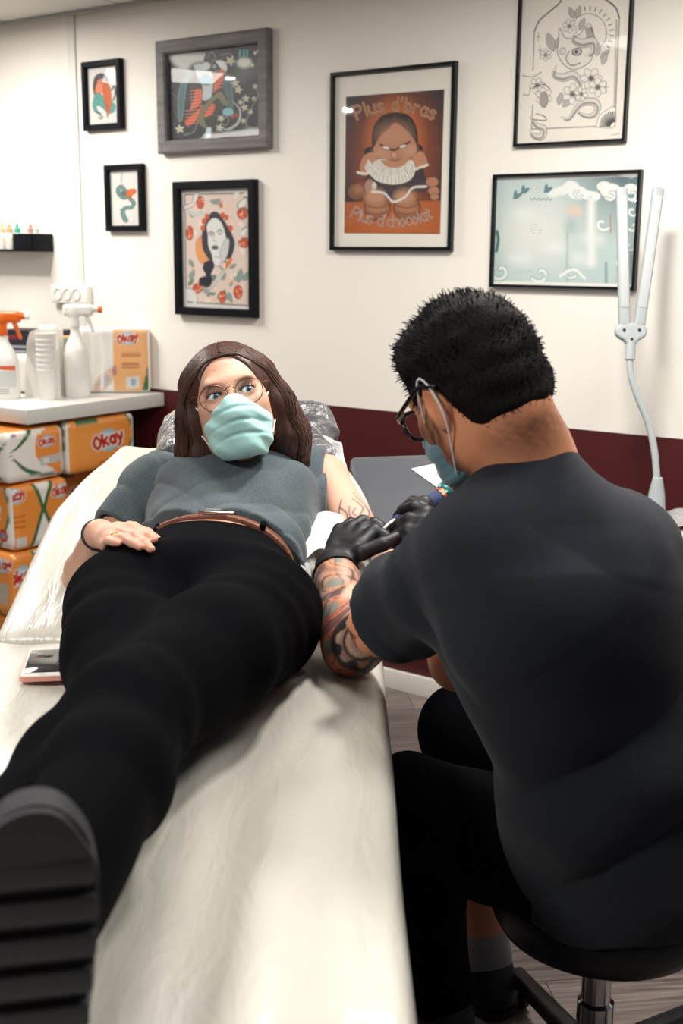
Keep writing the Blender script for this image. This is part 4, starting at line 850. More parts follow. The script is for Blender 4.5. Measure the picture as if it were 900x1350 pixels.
c9.poly([(40, 168), (60, 128), (100, 104), (104, 130), (70, 168)], (226, 196, 174), True); c9.poly([(52, 150), (70, 124), (92, 130), (80, 156)], (180, 178, 176), True, soft=4); c9.ell((104, 112), 6, 14, (190, 130, 130), soft=4)
for x in (20, 44, 70): c9.stroke([(x, 4), (x+3, 80), (x-2, 166)], 6, (244, 243, 240), soft=6)
CV['rolls'] = c9
pack('kitchen_roll_pack', 'wide clear-wrapped paper roll pack with an orange label at the counter end', -1.205, .095, CT, (.265, .09, .235), 'rolls', 'rolls', rz=math.radians(42), seed=44, cat='paper roll pack', topc=WHT)
# ---- wall socket strip
t = wthing('power_outlet', 'white triple power outlet on the wall above the counter', 'power outlet', -1.50, .001, 1.243)
MB().box((0, -.014, 0), (.20, .028, .068), .006).build('housing', white, t)
for k in range(3):
    V, F = lathe([(.019, 0), (.021, 0), (.021, .003), (.019, .003), (.017, -.004), (0, -.004), (0, -.006)], 24); V = np.c_[V[:, 0], -V[:, 2]-.029, V[:, 1]]; MB().add(V+np.array([-.055+k*.05, 0, 0]), F[:-2]).build('socket', grey_plastic, t)
# ---- black wall shelf with ink bottles
t = wthing('wall_shelf', 'small black wall shelf holding ink bottles', 'shelf', -1.80, .0, 1.399)
MB().box((0, -.055, .004), (.40, .10, .008), .001).build('shelf_board', black_frame, t); MB().box((0, -.008, .033), (.40, .006, .066), .001).build('back_rail', black_frame, t); MB().box((.145, -.102, .033), (.11, .006, .066), .001).build('front_panel', black_frame, t); MB().box((.197, -.055, .033), (.006, .10, .066), .001).build('end_panel', black_frame, t)
ink0 = None
for k, (u, v, cc, nm_) in enumerate([(-1.715, .075, (70, 176, 158), 'teal-capped ink bottle, nearest the black front panel of the wall shelf'), (-1.760, .075, (236, 160, 120), 'orange-capped ink bottle in the front row on the wall shelf'), (-1.805, .075, (222, 190, 150), 'beige-capped ink bottle, leftmost in the front row on the wall shelf'), (-1.64, .05, (200, 200, 196), 'grey-capped ink bottle at the right end of the wall shelf'), (-1.675, .045, (176, 140, 120), 'brown-capped ink bottle behind the black panel of the wall shelf')]):
    b_ = wthing('ink_bottle', nm_, 'ink bottle', u, v, 1.4075, 'ink bottles on the wall shelf')
    V, F = lathe([(0, 0), (.017, 0), (.018, .003), (.018, .052), (.013, .060), (.0, .060)], 20); MB().add(V, F).build('bottle', shiny_white, b_)
    V, F = lathe([(0, .058), (.012, .058), (.012, .074), (.006, .080), (.004, .094), (0, .094)], 18); MB().add(V, F).build('cap', MAT('cap_colour', L3(*cc), .35), b_)
    V, F = lathe([(.0184, .012), (.0186, .012), (.0186, .044), (.0184, .044)], 20); MB().add(V, F[:-2]).build('label', MAT('ink_label', L3(222, 214, 206), .5), b_)
# ---- desk and lamp at right
p_ = Az(881, 707, .74); du, dv = (p_-W0)@WU, (p_-W0)@WN
dk = wthing('side_desk', 'white glass-topped desk against the wall at the right edge', 'desk', du+.5, dv/2+.005, 0)
MB().box((0, 0, .735), (1.0, dv-.01, .010), .002).build('glass_top', MAT('white_glass', L3(226, 228, 228), .08, coat=.5), dk); MB().box((0, 0, .713), (.97, dv-.05, .034), .003).build('top_frame', MAT('dark_edge', (.02, .02, .024), .2), dk)
for x in (-.47, .47):
    for y in (-1, 1): MB().box((x, y*(dv/2-.05), .348), (.035, .035, .696), .003).build('leg', black_pl, dk)
lampw = MAT('lamp_white', L3(176, 183, 184), .4)
LD = 3.0
lmp = thing('desk_lamp', 'white lamp with two upright light bars on a gooseneck', 'lamp', A(868, 668, LD)); lo = np.array(lmp.location)
zt = .7405; base = A(866, 640, LD); base = np.array([base[0], base[1], 0])
bz = A(866, 640, LD)[2]
V, F = lathe([(0, zt), (.046, zt), (.046, zt+.012), (.03, zt+.02), (.024, zt+.03), (.020, bz-.02), (.012, bz+.02), (0, bz+.02)], 28); MB().add(V+base-lo, F).build('base', lampw, lmp, smooth='auto')
gp = spline([A(866, 640, LD), A(863, 600, LD), A(855, 560, LD), A(840, 522, LD), A(831, 492, LD), A(830, 462, LD)], 8); MB().tube(gp-lo, .0088, 14).build('gooseneck', lampw, lmp, smooth=True)
MB().tube([A(830, 474, LD)-lo, A(831, 448, LD)-lo], .013, 16).build('collar', lampw, lmp)
jc = A(831, 440, LD); s = SDF(); s.U(cap(A(820, 437, LD), A(842, 437, LD), .020)); s.U(cap(jc, A(831, 455, LD), .017, .012), .02); s.I(pln(jc-CF*.011, -CF), .003); s.I(pln(jc+CF*.011, CF), .003); V, F = s.mesh(jc-.07, jc+.07, .0025); jt = mk('joint', V-lo, F, lampw, lmp)
for x, y in ((821, 436), (841, 436), (831, 448)):
    V, F = lathe([(0, -.001), (.0038, -.001), (.0038, .002), (0, .002)], 14); V = V[:, :1]*CR+V[:, 1:2]*CU-V[:, 2:]*CF+A(x, y, LD)-CF*.011; MB().add(V-lo, F).build('screw', black_pl, jt)
for (x0, y0), (x1, y1) in (((819, 247), (823, 431)), ((868, 247), (842, 431))):
    a, b = A(x0, y0, LD), A(x1, y1, LD); d = nrm(b-a); sx_ = nrm(np.cross(d, CF)); R_ = np.array([sx_, np.cross(d, sx_), d]); L_ = np.linalg.norm(b-a)
    MB().box((a+b)/2-lo, (.029, .022, L_), .008, R_, n=4).build('light_bar', lampw, lmp); lbn = lmp.children[-1] if lmp.children else None
    MB().box((a+b)/2-lo+R_[1]*-.0112*np.sign(R_[1]@CF)*1-d*.012, (.020, .002, L_*.80), .0008, R_).build('diffuser', MAT('bar_diffuser', L3(192, 197, 198), .5), [o for o in bpy.data.objects if o.name.startswith('light_bar')][-1])
pw = sheet('plastic_wrap', [A(872, 672, 3.02), A(905, 668, 3.08), A(915, 690, 2.92), A(884, 694, 2.9)], clearf, None, .008, 26, n=18, seed=12); pw.location = (0, 0, .0); tag(pw, 'crumpled clear wrap on the desk beside the lamp', 'plastic wrap')
# ---- tattoo machine (held in the man's right hand)
G0, G1 = A(512, 694, 2.075), A(590, 652, 2.13); tm = thing('tattoo_machine', 'tattoo machine with blue-wrapped grip in the man\'s gloved hand', 'tattoo machine', A(545, 676, 2.095)); to = np.array(tm.location); dG = nrm(G1-G0)
def gp_(px, py, d): return A(px, py, d)
MB().tube([A(505, 697, 2.075)-to, A(511, 694, 2.078)-to, A(524, 687, 2.085)-to], [.0016, .0055, .0085], 14).build('needle_tip', MAT('clear_white_tip', L3(214, 214, 212), .25), tm)
MB().tube(spline([A(522, 688, 2.084), A(540, 678, 2.095), A(560, 668, 2.11), A(583, 655, 2.125)], 5)-to, np.interp(np.arange(16), [0, 4, 10, 15], [.011, .0145, .0165, .0165]), 20).build('wrapped_grip', MAT('blue_grip_wrap', L3(34, 50, 92), .8, bump=((260, 260, 260), .6, .002)), tm, smooth='auto')
MB().tube([A(580, 657, 2.124)-to, A(585, 654, 2.127)-to], .0185, 18).build('grip_ring', MAT('copper', L3(190, 100, 70), .3, metal=.6), tm)
s = SDF(); s.U(ell(A(592, 648, 2.13), (.024, .022, .020))); s.D(lambda p: .0016*noise3(p, 180, 2)); V, F = s.mesh(A(592, 648, 2.13)-.05, A(592, 648, 2.13)+.05, .003); mk('motor', V-to, F, MAT('teal_metal', L3(70, 124, 128), .25, metal=.7, var=((120, 120, 120), .5)), tm)
# ================================================================ PEOPLE
skin = MAT('skin', (1, 1, 1), .48, vcol=True, sss=.12, spec=.4, bump=((260, 260, 260), .08, .001))
def hand(s, W, K4, T4, thumb, r, k=.008):
    """palm from wrist W to the four knuckles, each finger a chain of joints from its knuckle"""
    K4 = np.asarray(K4, float)
    for i, kn in enumerate(K4): s.U(cap(mix3(W, K4.mean(0), .12)+(kn-K4.mean(0))*.45, kn, r*1.45, r*1.2), .012)
    for i in range(3): s.U(cap(mix3(W, K4[i], .6), mix3(W, K4[i+1], .6), r*1.3, r*1.3), .012)
    for kn, ch, rr in zip(K4, T4, (1., 1.03, .98, .86)):
        pts = [kn]+list(ch); rs = [r*rr*x for x in (1.12, 1.02, .98, .84)]
        for i in range(len(pts)-1): s.U(cap(pts[i], pts[i+1], rs[i], rs[i+1]), .0035 if i else .006)
    rs = [r*1.6, r*1.25, r*1.1, r*.92]
    for i in range(len(thumb)-1): s.U(cap(thumb[i], thumb[i+1], rs[i], rs[i+1]), .006)
class Frame3:
    def __init__(s, o, l, f, u, sc=1.): s.o = np.asarray(o, float); s.R = np.array([l, f, u]); s.sc = sc
    def w(s, x, y, z): return s.o+(x*s.R[0]+y*s.R[1]+z*s.R[2])*s.sc
    def loc(s, p): return (p-s.o)@s.R.T/s.sc
def head(s, H, neck_to, nr, female=True):
    e = lambda c, r, k=.015: s.U(ell(H.w(*c), np.array(r)*H.sc, H.R), k)
    e((0, -.012, .03), (.073, .092, .082)); e((0, .024, -.028), (.061, .066, .085), .03)
    e((0, .054, -.086), (.030, .028, .024), .03)
    for x in (-1, 1):
        e((x*.04, .05, -.018), (.024, .026, .024), .02); e((x*.046, .01, -.06), (.018, .036, .03), .03)
    s.U(cap(H.w(-.034, .078, .027), H.w(.034, .078, .027), .013*H.sc), .018)
    s.U(cap(H.w(0, .084, .012), H.w(0, .104, -.026), .008*H.sc, .012*H.sc), .012)
    for x in (-1, 1): e((x*.011, .095, -.031), (.008, .010, .007), .008)
    s.U(ell(H.w(0, .088, -.058), np.array((.022, .010, .010))*H.sc, H.R), .012)
    for x in (-1, 1): s.S(ell(H.w(x*.032, .096, .007), np.array((.019, .013, .0115))*H.sc, H.R), .014)
    for x in (-1, 1):     # eyelids round the eyeball, opened by an almond
        s.U(ell(H.w(x*.0315, .0725, .007), np.array((.0145, .0150, .0140))*H.sc, H.R), .004)
        s.S(ell(H.w(x*.0315, .088, .006), np.array((.0145, .012, .0041))*H.sc, H.R), .002)
    for x in (-1, 1):     # ears
        ax = np.array([nrm(H.R[0]*x+H.R[1]*-.45), nrm(H.R[1]+H.R[0]*x*.45), H.R[2]])
        s.U(ell(H.w(x*.074, -.008, -.002), np.array((.008, .018, .030))*H.sc, ax), .006)
        s.U(ell(H.w(x*.072, -.002, -.027), np.array((.008, .010, .012))*H.sc, ax), .006)
        s.S(ell(H.w(x*.083, -.001, .002), np.array((.006, .010, .018))*H.sc, ax), .004)
    s.U(cap(H.w(0, -.022, -.05), neck_to, nr*.96, nr), .03)
def eyes(H, parent, iris):
    """eyeballs as balls painted with iris and pupil"""
    n = 20; V, F = lathe([(math.sin(t), math.cos(t)) for t in np.linspace(.001, math.pi-.001, 25)], 24)
    for x in (-1, 1):
        P_ = V*.0132*H.sc; look = nrm(H.R[1]*1+H.R[0]*.22-H.R[2]*.12); c = H.w(x*.0315, .0728, .0065); d = (V@look)
        cols = painted(len(V), (232, 230, 228)); cols = blend(cols, (d-.875)/.02, iris); cols = blend(cols, (d-.972)/.01, (10, 10, 14))
        mk('eye', P_+c, F, eye_m, parent, cols)
eye_m = MAT('eye', (1, 1, 1), .12, vcol=True, coat=.4)
def strands(name, L, mat, parent, n=4):
    b = MB()
    for pts, r0, r1 in L: b.tube(pts, np.linspace(1, 0, len(pts))**.6*(r0-r1)+r1, n, cap=False)
    return b.build(name, mat, parent, smooth=True)

# ---------------------------------------------------------------- woman on the bed
woman = thing('person', 'woman lying on the white bed in grey T-shirt, black jeans, glasses and teal face mask', 'person', (-.24, 1.9, .75))
wo = np.array(woman.location)
SHL, SHR = np.array([-.035, 2.36, .955]), np.array([-.375, 2.35, .945])
ELL, WRL = np.array([.075, 2.09, .84]), np.array([.29, 2.14, .85])
ELR, WRR = A(106, 772, 2.26), A(131, 704, 2.03)
NB = np.array([-.195, 2.36, .975])
eyem = A(304, 517, 2.15)
f0 = nrm([.07, -.95, .25]); l0 = nrm(np.cross(f0, ZV))*-1; l0 = nrm(np.cross(ZV, f0))*1.0
if l0[0] < 0: l0 = -l0
u0 = np.cross(l0, -f0)*-1; u0 = np.cross(f0, -l0)*1.0
u0 = u0 if u0[2] > 0 else -u0
rl = math.radians(13); l1 = l0*math.cos(rl)+u0*math.sin(rl); u1 = u0*math.cos(rl)-l0*math.sin(rl)
HS = .97
HW = Frame3(eyem-(f0*.08+u1*.008)*HS, l1, f0, u1, HS)
X1 = np.array([1., 0, 0])
PEL, WAI, RIB, CHE = np.array([-.235, 1.87, .85]), np.array([-.22, 2.04, .868]), np.array([-.205, 2.17, .905]), np.array([-.20, 2.28, .925])
KNL, ANL = A(170, 955, 1.40), A(52, 1215, .98)
HIL, HIR = A(340, 815, 1.90), A(163, 802, 1.93)
KNR, ANR = np.array([-.272, 1.42, .822]), np.array([-.372, .985, .80])
def torso_w(s, g=0., k=.04):
    s.U(sec(PEL, WAI, (.170+g, .092+g), (.122+g, .080+g), X1), k)
    s.U(sec(WAI, RIB, (.122+g, .080+g), (.136+g, .092+g), X1), k)
    s.U(sec(RIB, CHE, (.136+g, .092+g), (.150+g, .088+g), X1), k)
    for x in (-1, 1): s.U(ell(np.array([-.203+x*.068, 2.225, .972]), np.array([.062, .062, .046])+g), .04)
    s.U(cap(SHL, SHR, .048+g, .048+g), k)
    s.U(cap(CHE, NB, .075+g, .055+g), k)
bw = SDF(); torso_w(bw); head(bw, HW, NB, .047)
chain(bw, [SHL, ELL], [.046, .037]); chain(bw, [ELL, mix3(ELL, WRL, .3), WRL], [.037, .037, .026])
chain(bw, [SHR, ELR], [.046, .037]); chain(bw, [ELR, mix3(ELR, WRR, .3), WRR], [.037, .037, .026])
chain(bw, [HIL, KNL, mix3(KNL, ANL, .3), ANL], [.075, .05, .05, .035], .03); chain(bw, [HIR, KNR, mix3(KNR, ANR, .3), ANR], [.075, .05, .05, .035], .03)
bw.U(cap(ANL, ANL+np.array([-.02, -.06, -.03]), .035, .03))
bw.U(cap(ANR, ANR+np.array([-.02, -.06, .06]), .035, .03))
js = SDF()
js.U(sec(PEL+np.array([0, -.02, 0]), mix3(PEL, WAI, .78), (.178, .104), (.138, .090), X1), .04)
chain(js, [HIL, mix3(HIL, KNL, .5)+np.array([.01, 0, .01]), KNL+ZV*.005, mix3(KNL, ANL, .35)-ZV*.004, ANL], [.104, .088, .070, .066, .050], .035)
chain(js, [HIR, mix3(HIR, KNR, .5), KNR, mix3(KNR, ANR, .35), ANR], [.098, .086, .064, .060, .046], .035)
js.S(lambda p: np.maximum((p[:, 1]-(2.03+.09*((p[:, 0]+.225)/.15)**2*np.where(p[:, 0] < -.225, .7, -.3)))*-1, -.1), .003)
js.D(lambda p: .0014*np.sin(p[:, 1]*70+noise3(p, 12, 3)*3)*np.exp(-((p[:, 1]-1.72)/.12)**2)+.0012*np.sin(p[:, 1]*60+noise3(p, 14, 9)*3+p[:, 0]*40)*np.exp(-((p[:, 1]-1.3)/.14)**2)+.0015*noise3(p, 25, 1))
# right hand resting on the hip
dK = 1.985
KR = [A(172, 699, 1.962), A(161, 706, 1.952), A(149, 714, 1.947), A(139, 723, 1.952)]
TR_ = [[A(191, 713, 1.922), A(203, 724, 1.902), A(208, 731, 1.892)], [A(181, 719, 1.907), A(194, 731, 1.882), A(203, 741, 1.872)],
       [A(166, 726, 1.907), A(179, 735, 1.885), A(189, 742, 1.877)], [A(149, 731, 1.922), A(156, 735, 1.907), A(163, 739, 1.899)]]
def rest(p, r):   # lay a joint on the cloth it touches
    p = np.array(p, float)
    for _ in range(4):
        d = js.ev(p[None])[0]; g = np.array([js.ev((p+np.eye(3)[a]*.002)[None])[0]-d for a in range(3)])/.002; p = p+g*(r-d)
    return p
TR_ = [[rest(p, r) for p, r in zip(ch, (.011, .0085, .0078))] for ch in TR_]
KR = [k+np.array([0, -.004, .006]) for k in KR]
hand(bw, WRR, KR, TR_, [mix3(WRR, KR[0], .35), A(176, 696, 1.985), A(194, 703, 1.955), A(207, 711, 1.935)], .0078)
# left hand, loosely curled on the arm rest
d1 = nrm([.96, -.15, -.1]); s1 = nrm([.15, .95, 0])
KL = [WRL+d1*.085+s1*x for x in (-.028, -.009, .010, .027)]
TL_ = [[k+d1*.035+ZV*-.006, k+d1*.055-ZV*.022, k+d1*.05-ZV*.036] for k in KL]
hand(bw, WRL, KL, TL_, [WRL+d1*.02-s1*.02, WRL+d1*.05-s1*.045, WRL+d1*.08-s1*.05-ZV*.01, WRL+d1*.10-s1*.045-ZV*.018], .0078)
V, F = bw.mesh((-.62, .7, .6), (.25, 2.5, 1.35), .0027)
V = taub(V, F, 2)
cw = painted(len(V), (208, 160, 138)); cw = cw*(1+.03*noise3(V, 60, 3)[:, None])
q = HW.loc(V); inh = np.abs(q).max(1) < .14
br = lambda x: np.hypot((q[:, 0]-x*.034)/.021, (q[:, 2]-(.0265+((q[:, 0]-x*.034)*x*.06)-((q[:, 0]-x*.03)/.02)**2*.0025))/.0042)
for x in (-1, 1): cw = np.where((inh & (q[:, 1] > .05))[:, None], blend(cw, (1.15-br(x))*1.1, (104, 72, 60)), cw)
for x in (-1, 1):
    dd = np.hypot((q[:, 0]-x*.0315)/.021, (q[:, 2]-.009)/.0125); cw = np.where((inh & (q[:, 1] > .055))[:, None], blend(cw, (1.05-dd)*.8, (176, 126, 112)), cw)
    dd = np.hypot((q[:, 0]-x*.0315)/.0165, (q[:, 2]-.0065)/.0068); cw = np.where((inh & (q[:, 1] > .055) & (q[:, 2] > .006))[:, None], blend(cw, (1.15-dd)*3, (40, 28, 30)), cw)
for x, y, r in ((-.02, .055, .0035), (.003, .062, .0028), (.012, .058, .0022), (.013, .072, .002)): cw = blend(cw, (1-np.hypot(q[:, 0]-x, q[:, 2]-y)/r)*.7*(inh & (q[:, 1] > .03)), (176, 110, 96))
cw = np.where((inh & (np.abs(q[:, 0]) > .066))[:, None], blend(cw, np.full(len(V), .35), (226, 150, 126)), cw)
# fingertips a little redder
for ch in TR_: cw = blend(cw, (1-np.linalg.norm(V-ch[-1], axis=1)/.018)*.5, (226, 140, 118))
# line tattoo on the upper left arm, drawn in arm coordinates (along, around)
def limb_uv(V, a, b, up):
    t_ = nrm(b-a); n_ = nrm(up-t_*(up@t_)); m_ = np.cross(t_, n_); p = V-a; ax = p@t_; x, y = p@m_, p@n_; return ax, np.arctan2(x, y), np.hypot(x, y)
ax_, an_, ra_ = limb_uv(V, SHL, ELL, np.array([-.1, -.6, .8])); onarm = (ra_ < .06) & (ax_ > .08) & (ax_ < .31)
def tline(cols, pts, w_, c, msk, A1, A2, a=.8):
    p = spline(pts, 8) if len(pts) > 2 else np.array(pts, float); d = np.full(len(A1), 9.)
    ii = np.where(msk)[0]; P2 = np.c_[A1[ii], A2[ii]]; dd = np.full(len(ii), 9.)
    for i in range(len(p)-1):
        ab = p[i+1]-p[i]; t = np.clip((P2-p[i])@ab/max(ab@ab, 1e-9), 0, 1); dd = np.minimum(dd, np.linalg.norm(P2-p[i]-t[:, None]*ab, axis=1))
    d[ii] = dd; return blend(cols, (1.3-d/w_)*a, c)
su = an_*.04+.004
ax0 = ax_; ax_ = (ax_-.10)*1.0+.13
for pts in ([(.16, -.02), (.20, -.034), (.235, -.012), (.22, .012), (.19, .004)], [(.17, -.01), (.20, -.02), (.23, .0), (.26, .02)], [(.165, .01), (.2, .03), (.24, .028), (.27, .01)], [(.18, .02), (.21, .016), (.25, .036)], [(.19, -.03), (.24, -.03), (.28, -.01)], [(.24, -.02), (.27, .0), (.295, -.02)], [(.2, -.005), (.215, .005), (.235, -.005)], [(.26, .02), (.28, .03), (.3, .015)]):
    cw = tline(cw, pts, .0021, (56, 58, 84), onarm, ax_, su)
cw = blend(cw, (1-np.hypot(ax_-.15, su+.02)/.004)*onarm, (96, 60, 50))
body = mk('body', V-wo, F, skin, woman, cw)
HWl = Frame3(HW.o-wo, l1, f0, u1, HS)
eyes(HWl, woman, (74, 104, 128))
# eyelashes
lash_m = MAT('lash', (.01, .008, .008), .6)
for x in (-1, 1):
    b = MB()
    for i in range(15):
        t = -1+2*i/14; p = HWl.w(x*.0315+t*.0145, .0868-abs(t)**2*.0065, .0065+.0062*(1-t*t)); b.tube([p, p+f0*.004+u1*.002+l1*t*.0015, p+f0*.006+u1*.0055+l1*t*.003], [.0007, .0006, .0002], 4)
    b.build('eyelashes', lash_m, woman)
# hair: a shell round the skull falling to the shoulders, and loose strands over it
hair_c = MAT('brown_hair', L3(66, 40, 32), .42, spec=.5, bump=((220, 220, 14), .5, .002), var=((160, 160, 8), .4))
hs = SDF()
hs.U(ell(HW.w(0, -.018, .034), (.080, .096, .083), HW.R), .02)
for x, kx in ((-1, 1.), (1, 1.05)):
    P0, P1, P2, P3 = HW.w(x*.066, .0, .045), HW.w(x*.078*kx, -.012, -.02), HW.w(x*.080*kx, -.03, -.08), HW.w(x*.078*kx, -.055, -.13)
    chain(hs, [P0, P1, P2, P3], [.024, .026, .028, .022], .03); chain(hs, [P1+f0*-.04, P2+f0*-.045, P3+f0*-.035], [.035, .042, .035], .04)
hs.U(ell(HW.w(0, -.07, -.06), (.085, .045, .09), HW.R), .03)
hs.S(ell(HW.w(-.004, .088, -.012), (.063, .064, .093), HW.R), .012)
hs.S(ell(HW.w(0, .03, -.06), (.0615, .075, .075), HW.R), .008)
hs.D(lambda p: .0004*np.sin((HW.loc(p)[:, 0]*np.cos(.6)+np.abs(HW.loc(p)[:, 1])*.6)*520+noise3(p, 25, 4)*2.5)*np.clip(1-HW.loc(p)[:, 2]*0, 0, 1)+.0008*noise3(p, 55, 5))
V, F = hs.mesh(HW.o-.26, HW.o+.26, .0032)
mkh = lambda V, F, m, par, nm: mk(nm, V, F, m, par)
hair = mkh(taub(V, F, 1)-wo, F, hair_c, woman, 'hair')
L = []
rs = np.random.RandomState(11)
for i in range(700):
    x = rs.choice([-1, 1]); a = rs.uniform(0, 1); px = rs.uniform(-.4, 1)
    st = (-.004+x*.002, .082-.166*a, .092+.016*math.sin(a*3)-.012*(a > .6)*(a-.6)); j = lambda s_=.004: rs.uniform(-s_, s_)
    k = .98+.05*rs.rand()
    pts = [HWl.w(*st), HWl.w(x*(.040+j()), .074-.152*a+j(), .088+.012*a+j(.002)), HWl.w(x*(.068*k+j()), .052-.122*a+j(), .056+.01*a+j()), HWl.w(x*(.087*k+j()), .018-.085*a+j(), .02+j()), HWl.w(x*(.097*k+j(.006)), -.002-.065*a+j(.008), -.045+j(.01)), HWl.w(x*(.102*k+j(.008)), -.024-.05*a+j(.01), -.095+j(.012)), HWl.w(x*(.098+j(.016)), -.05-.04*a+j(.012), -.135+rs.uniform(-.02, .02))]
    P_ = spline(pts, 3)+wo
    for _ in range(3):
        dd = hs.ev(P_); g = np.stack([(hs.ev(P_+np.eye(3)[a]*.002)-dd)/.002 for a in range(3)], 1); P_ = P_-g*(dd-.0010)[:, None]*.9
    P_ = P_+np.array([1, .3, .2])*(.0025*np.sin(np.linspace(0, 9, len(P_))+rs.uniform(0, 6.3))*np.linspace(0, 1, len(P_)))[:, None]
    L.append((P_-wo, rs.uniform(.0012, .0022), .0005))
strands('hair_strands', L, hair_c, woman)
# surgical mask
mask_m = MAT('teal_mask_fabric', L3(172, 222, 220), .75, bump=((900, 900, 900), .15, .0008), sheen=.2)
def face_mask(H, parent, off, mat, low=-.116, top=.000):
    s = SDF()
    s.U(ell(H.w(0, .036, -.034), np.array((.066, .076, .086))*H.sc, H.R), .02); s.U(ell(H.w(0, .060, -.083), np.array((.046, .040, .038))*H.sc, H.R), .04); s.U(cap(H.w(0, .092, .004), H.w(0, .112, -.034), .011*H.sc, .02*H.sc), .03)
    s.U(cap(H.w(0, .108, -.03), H.w(0, .094, -.09), .016*H.sc, .02*H.sc), .03)
    s.I(pln(H.w(0, .09, top), H.R[2]), .004)
    for x in (-1, 1): s.I(pln(H.w(x*.012, .1, top-.002), H.R[2]*1+H.R[0]*x*.75), .004); s.I(pln(H.w(x*.062, .03, -.02), H.R[0]*x*.25-H.R[1]*1), .003)
    s.I(pln(H.w(0, .06, low), -H.R[2]-H.R[1]*.1), .004)
    def pl(p):
        q = H.loc(p)/1.; z = q[:, 2]; d = 0
        for zc in (-.028, -.052, -.076):
            zz = z-zc+.010*(q[:, 0]/.06)**2; d = d+.0030*np.exp(-(zz/.0035)**2)*np.sign(1)*np.clip(1.25-np.abs(q[:, 0])/.07, 0, 1)
        ang = .0022*np.sin(q[:, 0]*120+z*160)*np.exp(-((np.abs(q[:, 0])-.045)/.02)**2)
        return d+ang+.0008*noise3(q, 120, 8)
    s.D(pl)
    V, F = s.mesh(H.o-.16, H.o+.16, .0022)
    return mk('face_mask', V-off, F, mat, parent)
fm = face_mask(HW, woman, wo, mask_m)
loopm = MAT('ear_loop_elastic', L3(226, 230, 230), .7)
for x in (-1, 1):
    MB().tube(spline([HWl.w(x*.058, .056, -.022), HWl.w(x*.070, .030, .0), HWl.w(x*.080, .004, .026), HWl.w(x*.083, -.014, .018), HWl.w(x*.081, -.018, -.012), HWl.w(x*.076, .0, -.042), HWl.w(x*.060, .042, -.078)], 6), .0016, 6).build('ear_loop', loopm, fm)
MB().tube(spline([HWl.w(x_*.03, .112-abs(x_)**2*.03, -.003-abs(x_)*.018) for x_ in np.linspace(-1, 1, 7)], 4), .0016, 6).build('nose_wire', mask_m, fm)
# wire glasses
gold = MAT('copper_wire', L3(130, 84, 66), .3, metal=.8)
gl = tag(bpy.data.objects.new('glasses', None), None); C.objects.link(gl); gl.parent = woman
for x in (-1, 1):
    t = np.linspace(0, 2*math.pi, 33); ring = [HWl.w(x*.034+.0255*math.cos(a), .099-.010*abs(.034+.0255*math.cos(a)*x)/.06, .003+.0225*math.sin(a)*(1 if math.sin(a) > 0 else 1.12)) for a in t]
    MB().tube(ring, .0011, 6).build('rim', gold, gl)
    MB().tube([HWl.w(x*.060, .089, .012), HWl.w(x*.071, .082, .014), HWl.w(x*.077, .04, .014), HWl.w(x*.079, -.01, .012), HWl.w(x*.078, -.025, -.004)], .0011, 6).build('temple', gold, gl)
MB().tube(spline([HWl.w(-.0095, .098, .010), HWl.w(-.004, .102, .015), HWl.w(.004, .102, .015), HWl.w(.0095, .098, .010)], 4), .001, 6).build('bridge', gold, gl)

# grey T-shirt
tee_m = MAT('heather_grey_jersey', L3(70, 81, 87), .9, var=((420, 420, 420), .35), bump=((700, 700, 700), .3, .0008), sheen=.15)
HEM = np.array([-.215, 2.045, .94])
ts = SDF()
G = .013
ts.U(sec(np.array([-.225, 1.95, .868]), WAI, (.152, .090), (.146+G*.4, .092), X1), .04)
ts.U(sec(WAI, RIB, (.140, .090), (.150, .102), X1), .04); ts.U(sec(RIB, CHE, (.150, .104), (.160, .098), X1), .04)
for x in (-1, 1): ts.U(ell(np.array([-.203+x*.066, 2.225, .977]), np.array([.072, .068, .050])), .05)
ts.U(cap(SHL, SHR, .056, .056), .04); ts.U(cap(CHE, NB, .085, .062), .04)
cuR = mix3(SHR, ELR, .5); cuL = mix3(SHL, ELL, .16)
ts.U(cap(SHR, cuR+nrm(ELR-SHR)*.03, .056, .064), .03); ts.U(cap(SHL, cuL+nrm(ELL-SHL)*.03, .062, .062), .025)
dR, dL = nrm(ELR-SHR), nrm(ELL-SHL)
tj = ts
def nearR(p): return np.maximum(-((p-cuR)@dR), np.linalg.norm(p-cuR, axis=1)-.13)
ts.S(lambda p: np.maximum(-((p-cuR)@dR), np.maximum(np.linalg.norm(p-cuR, axis=1)-.12, (p[:, 0]+.355))), .003)
ts.S(cap(cuR-dR*.03, cuR+dR*.03, .044, .050), .003)
ts.S(ell(HW.w(0, -.02, -.1)*.4+NB*.6+np.array([0, -.03, .035]), (.066, .06, .055)), .004)
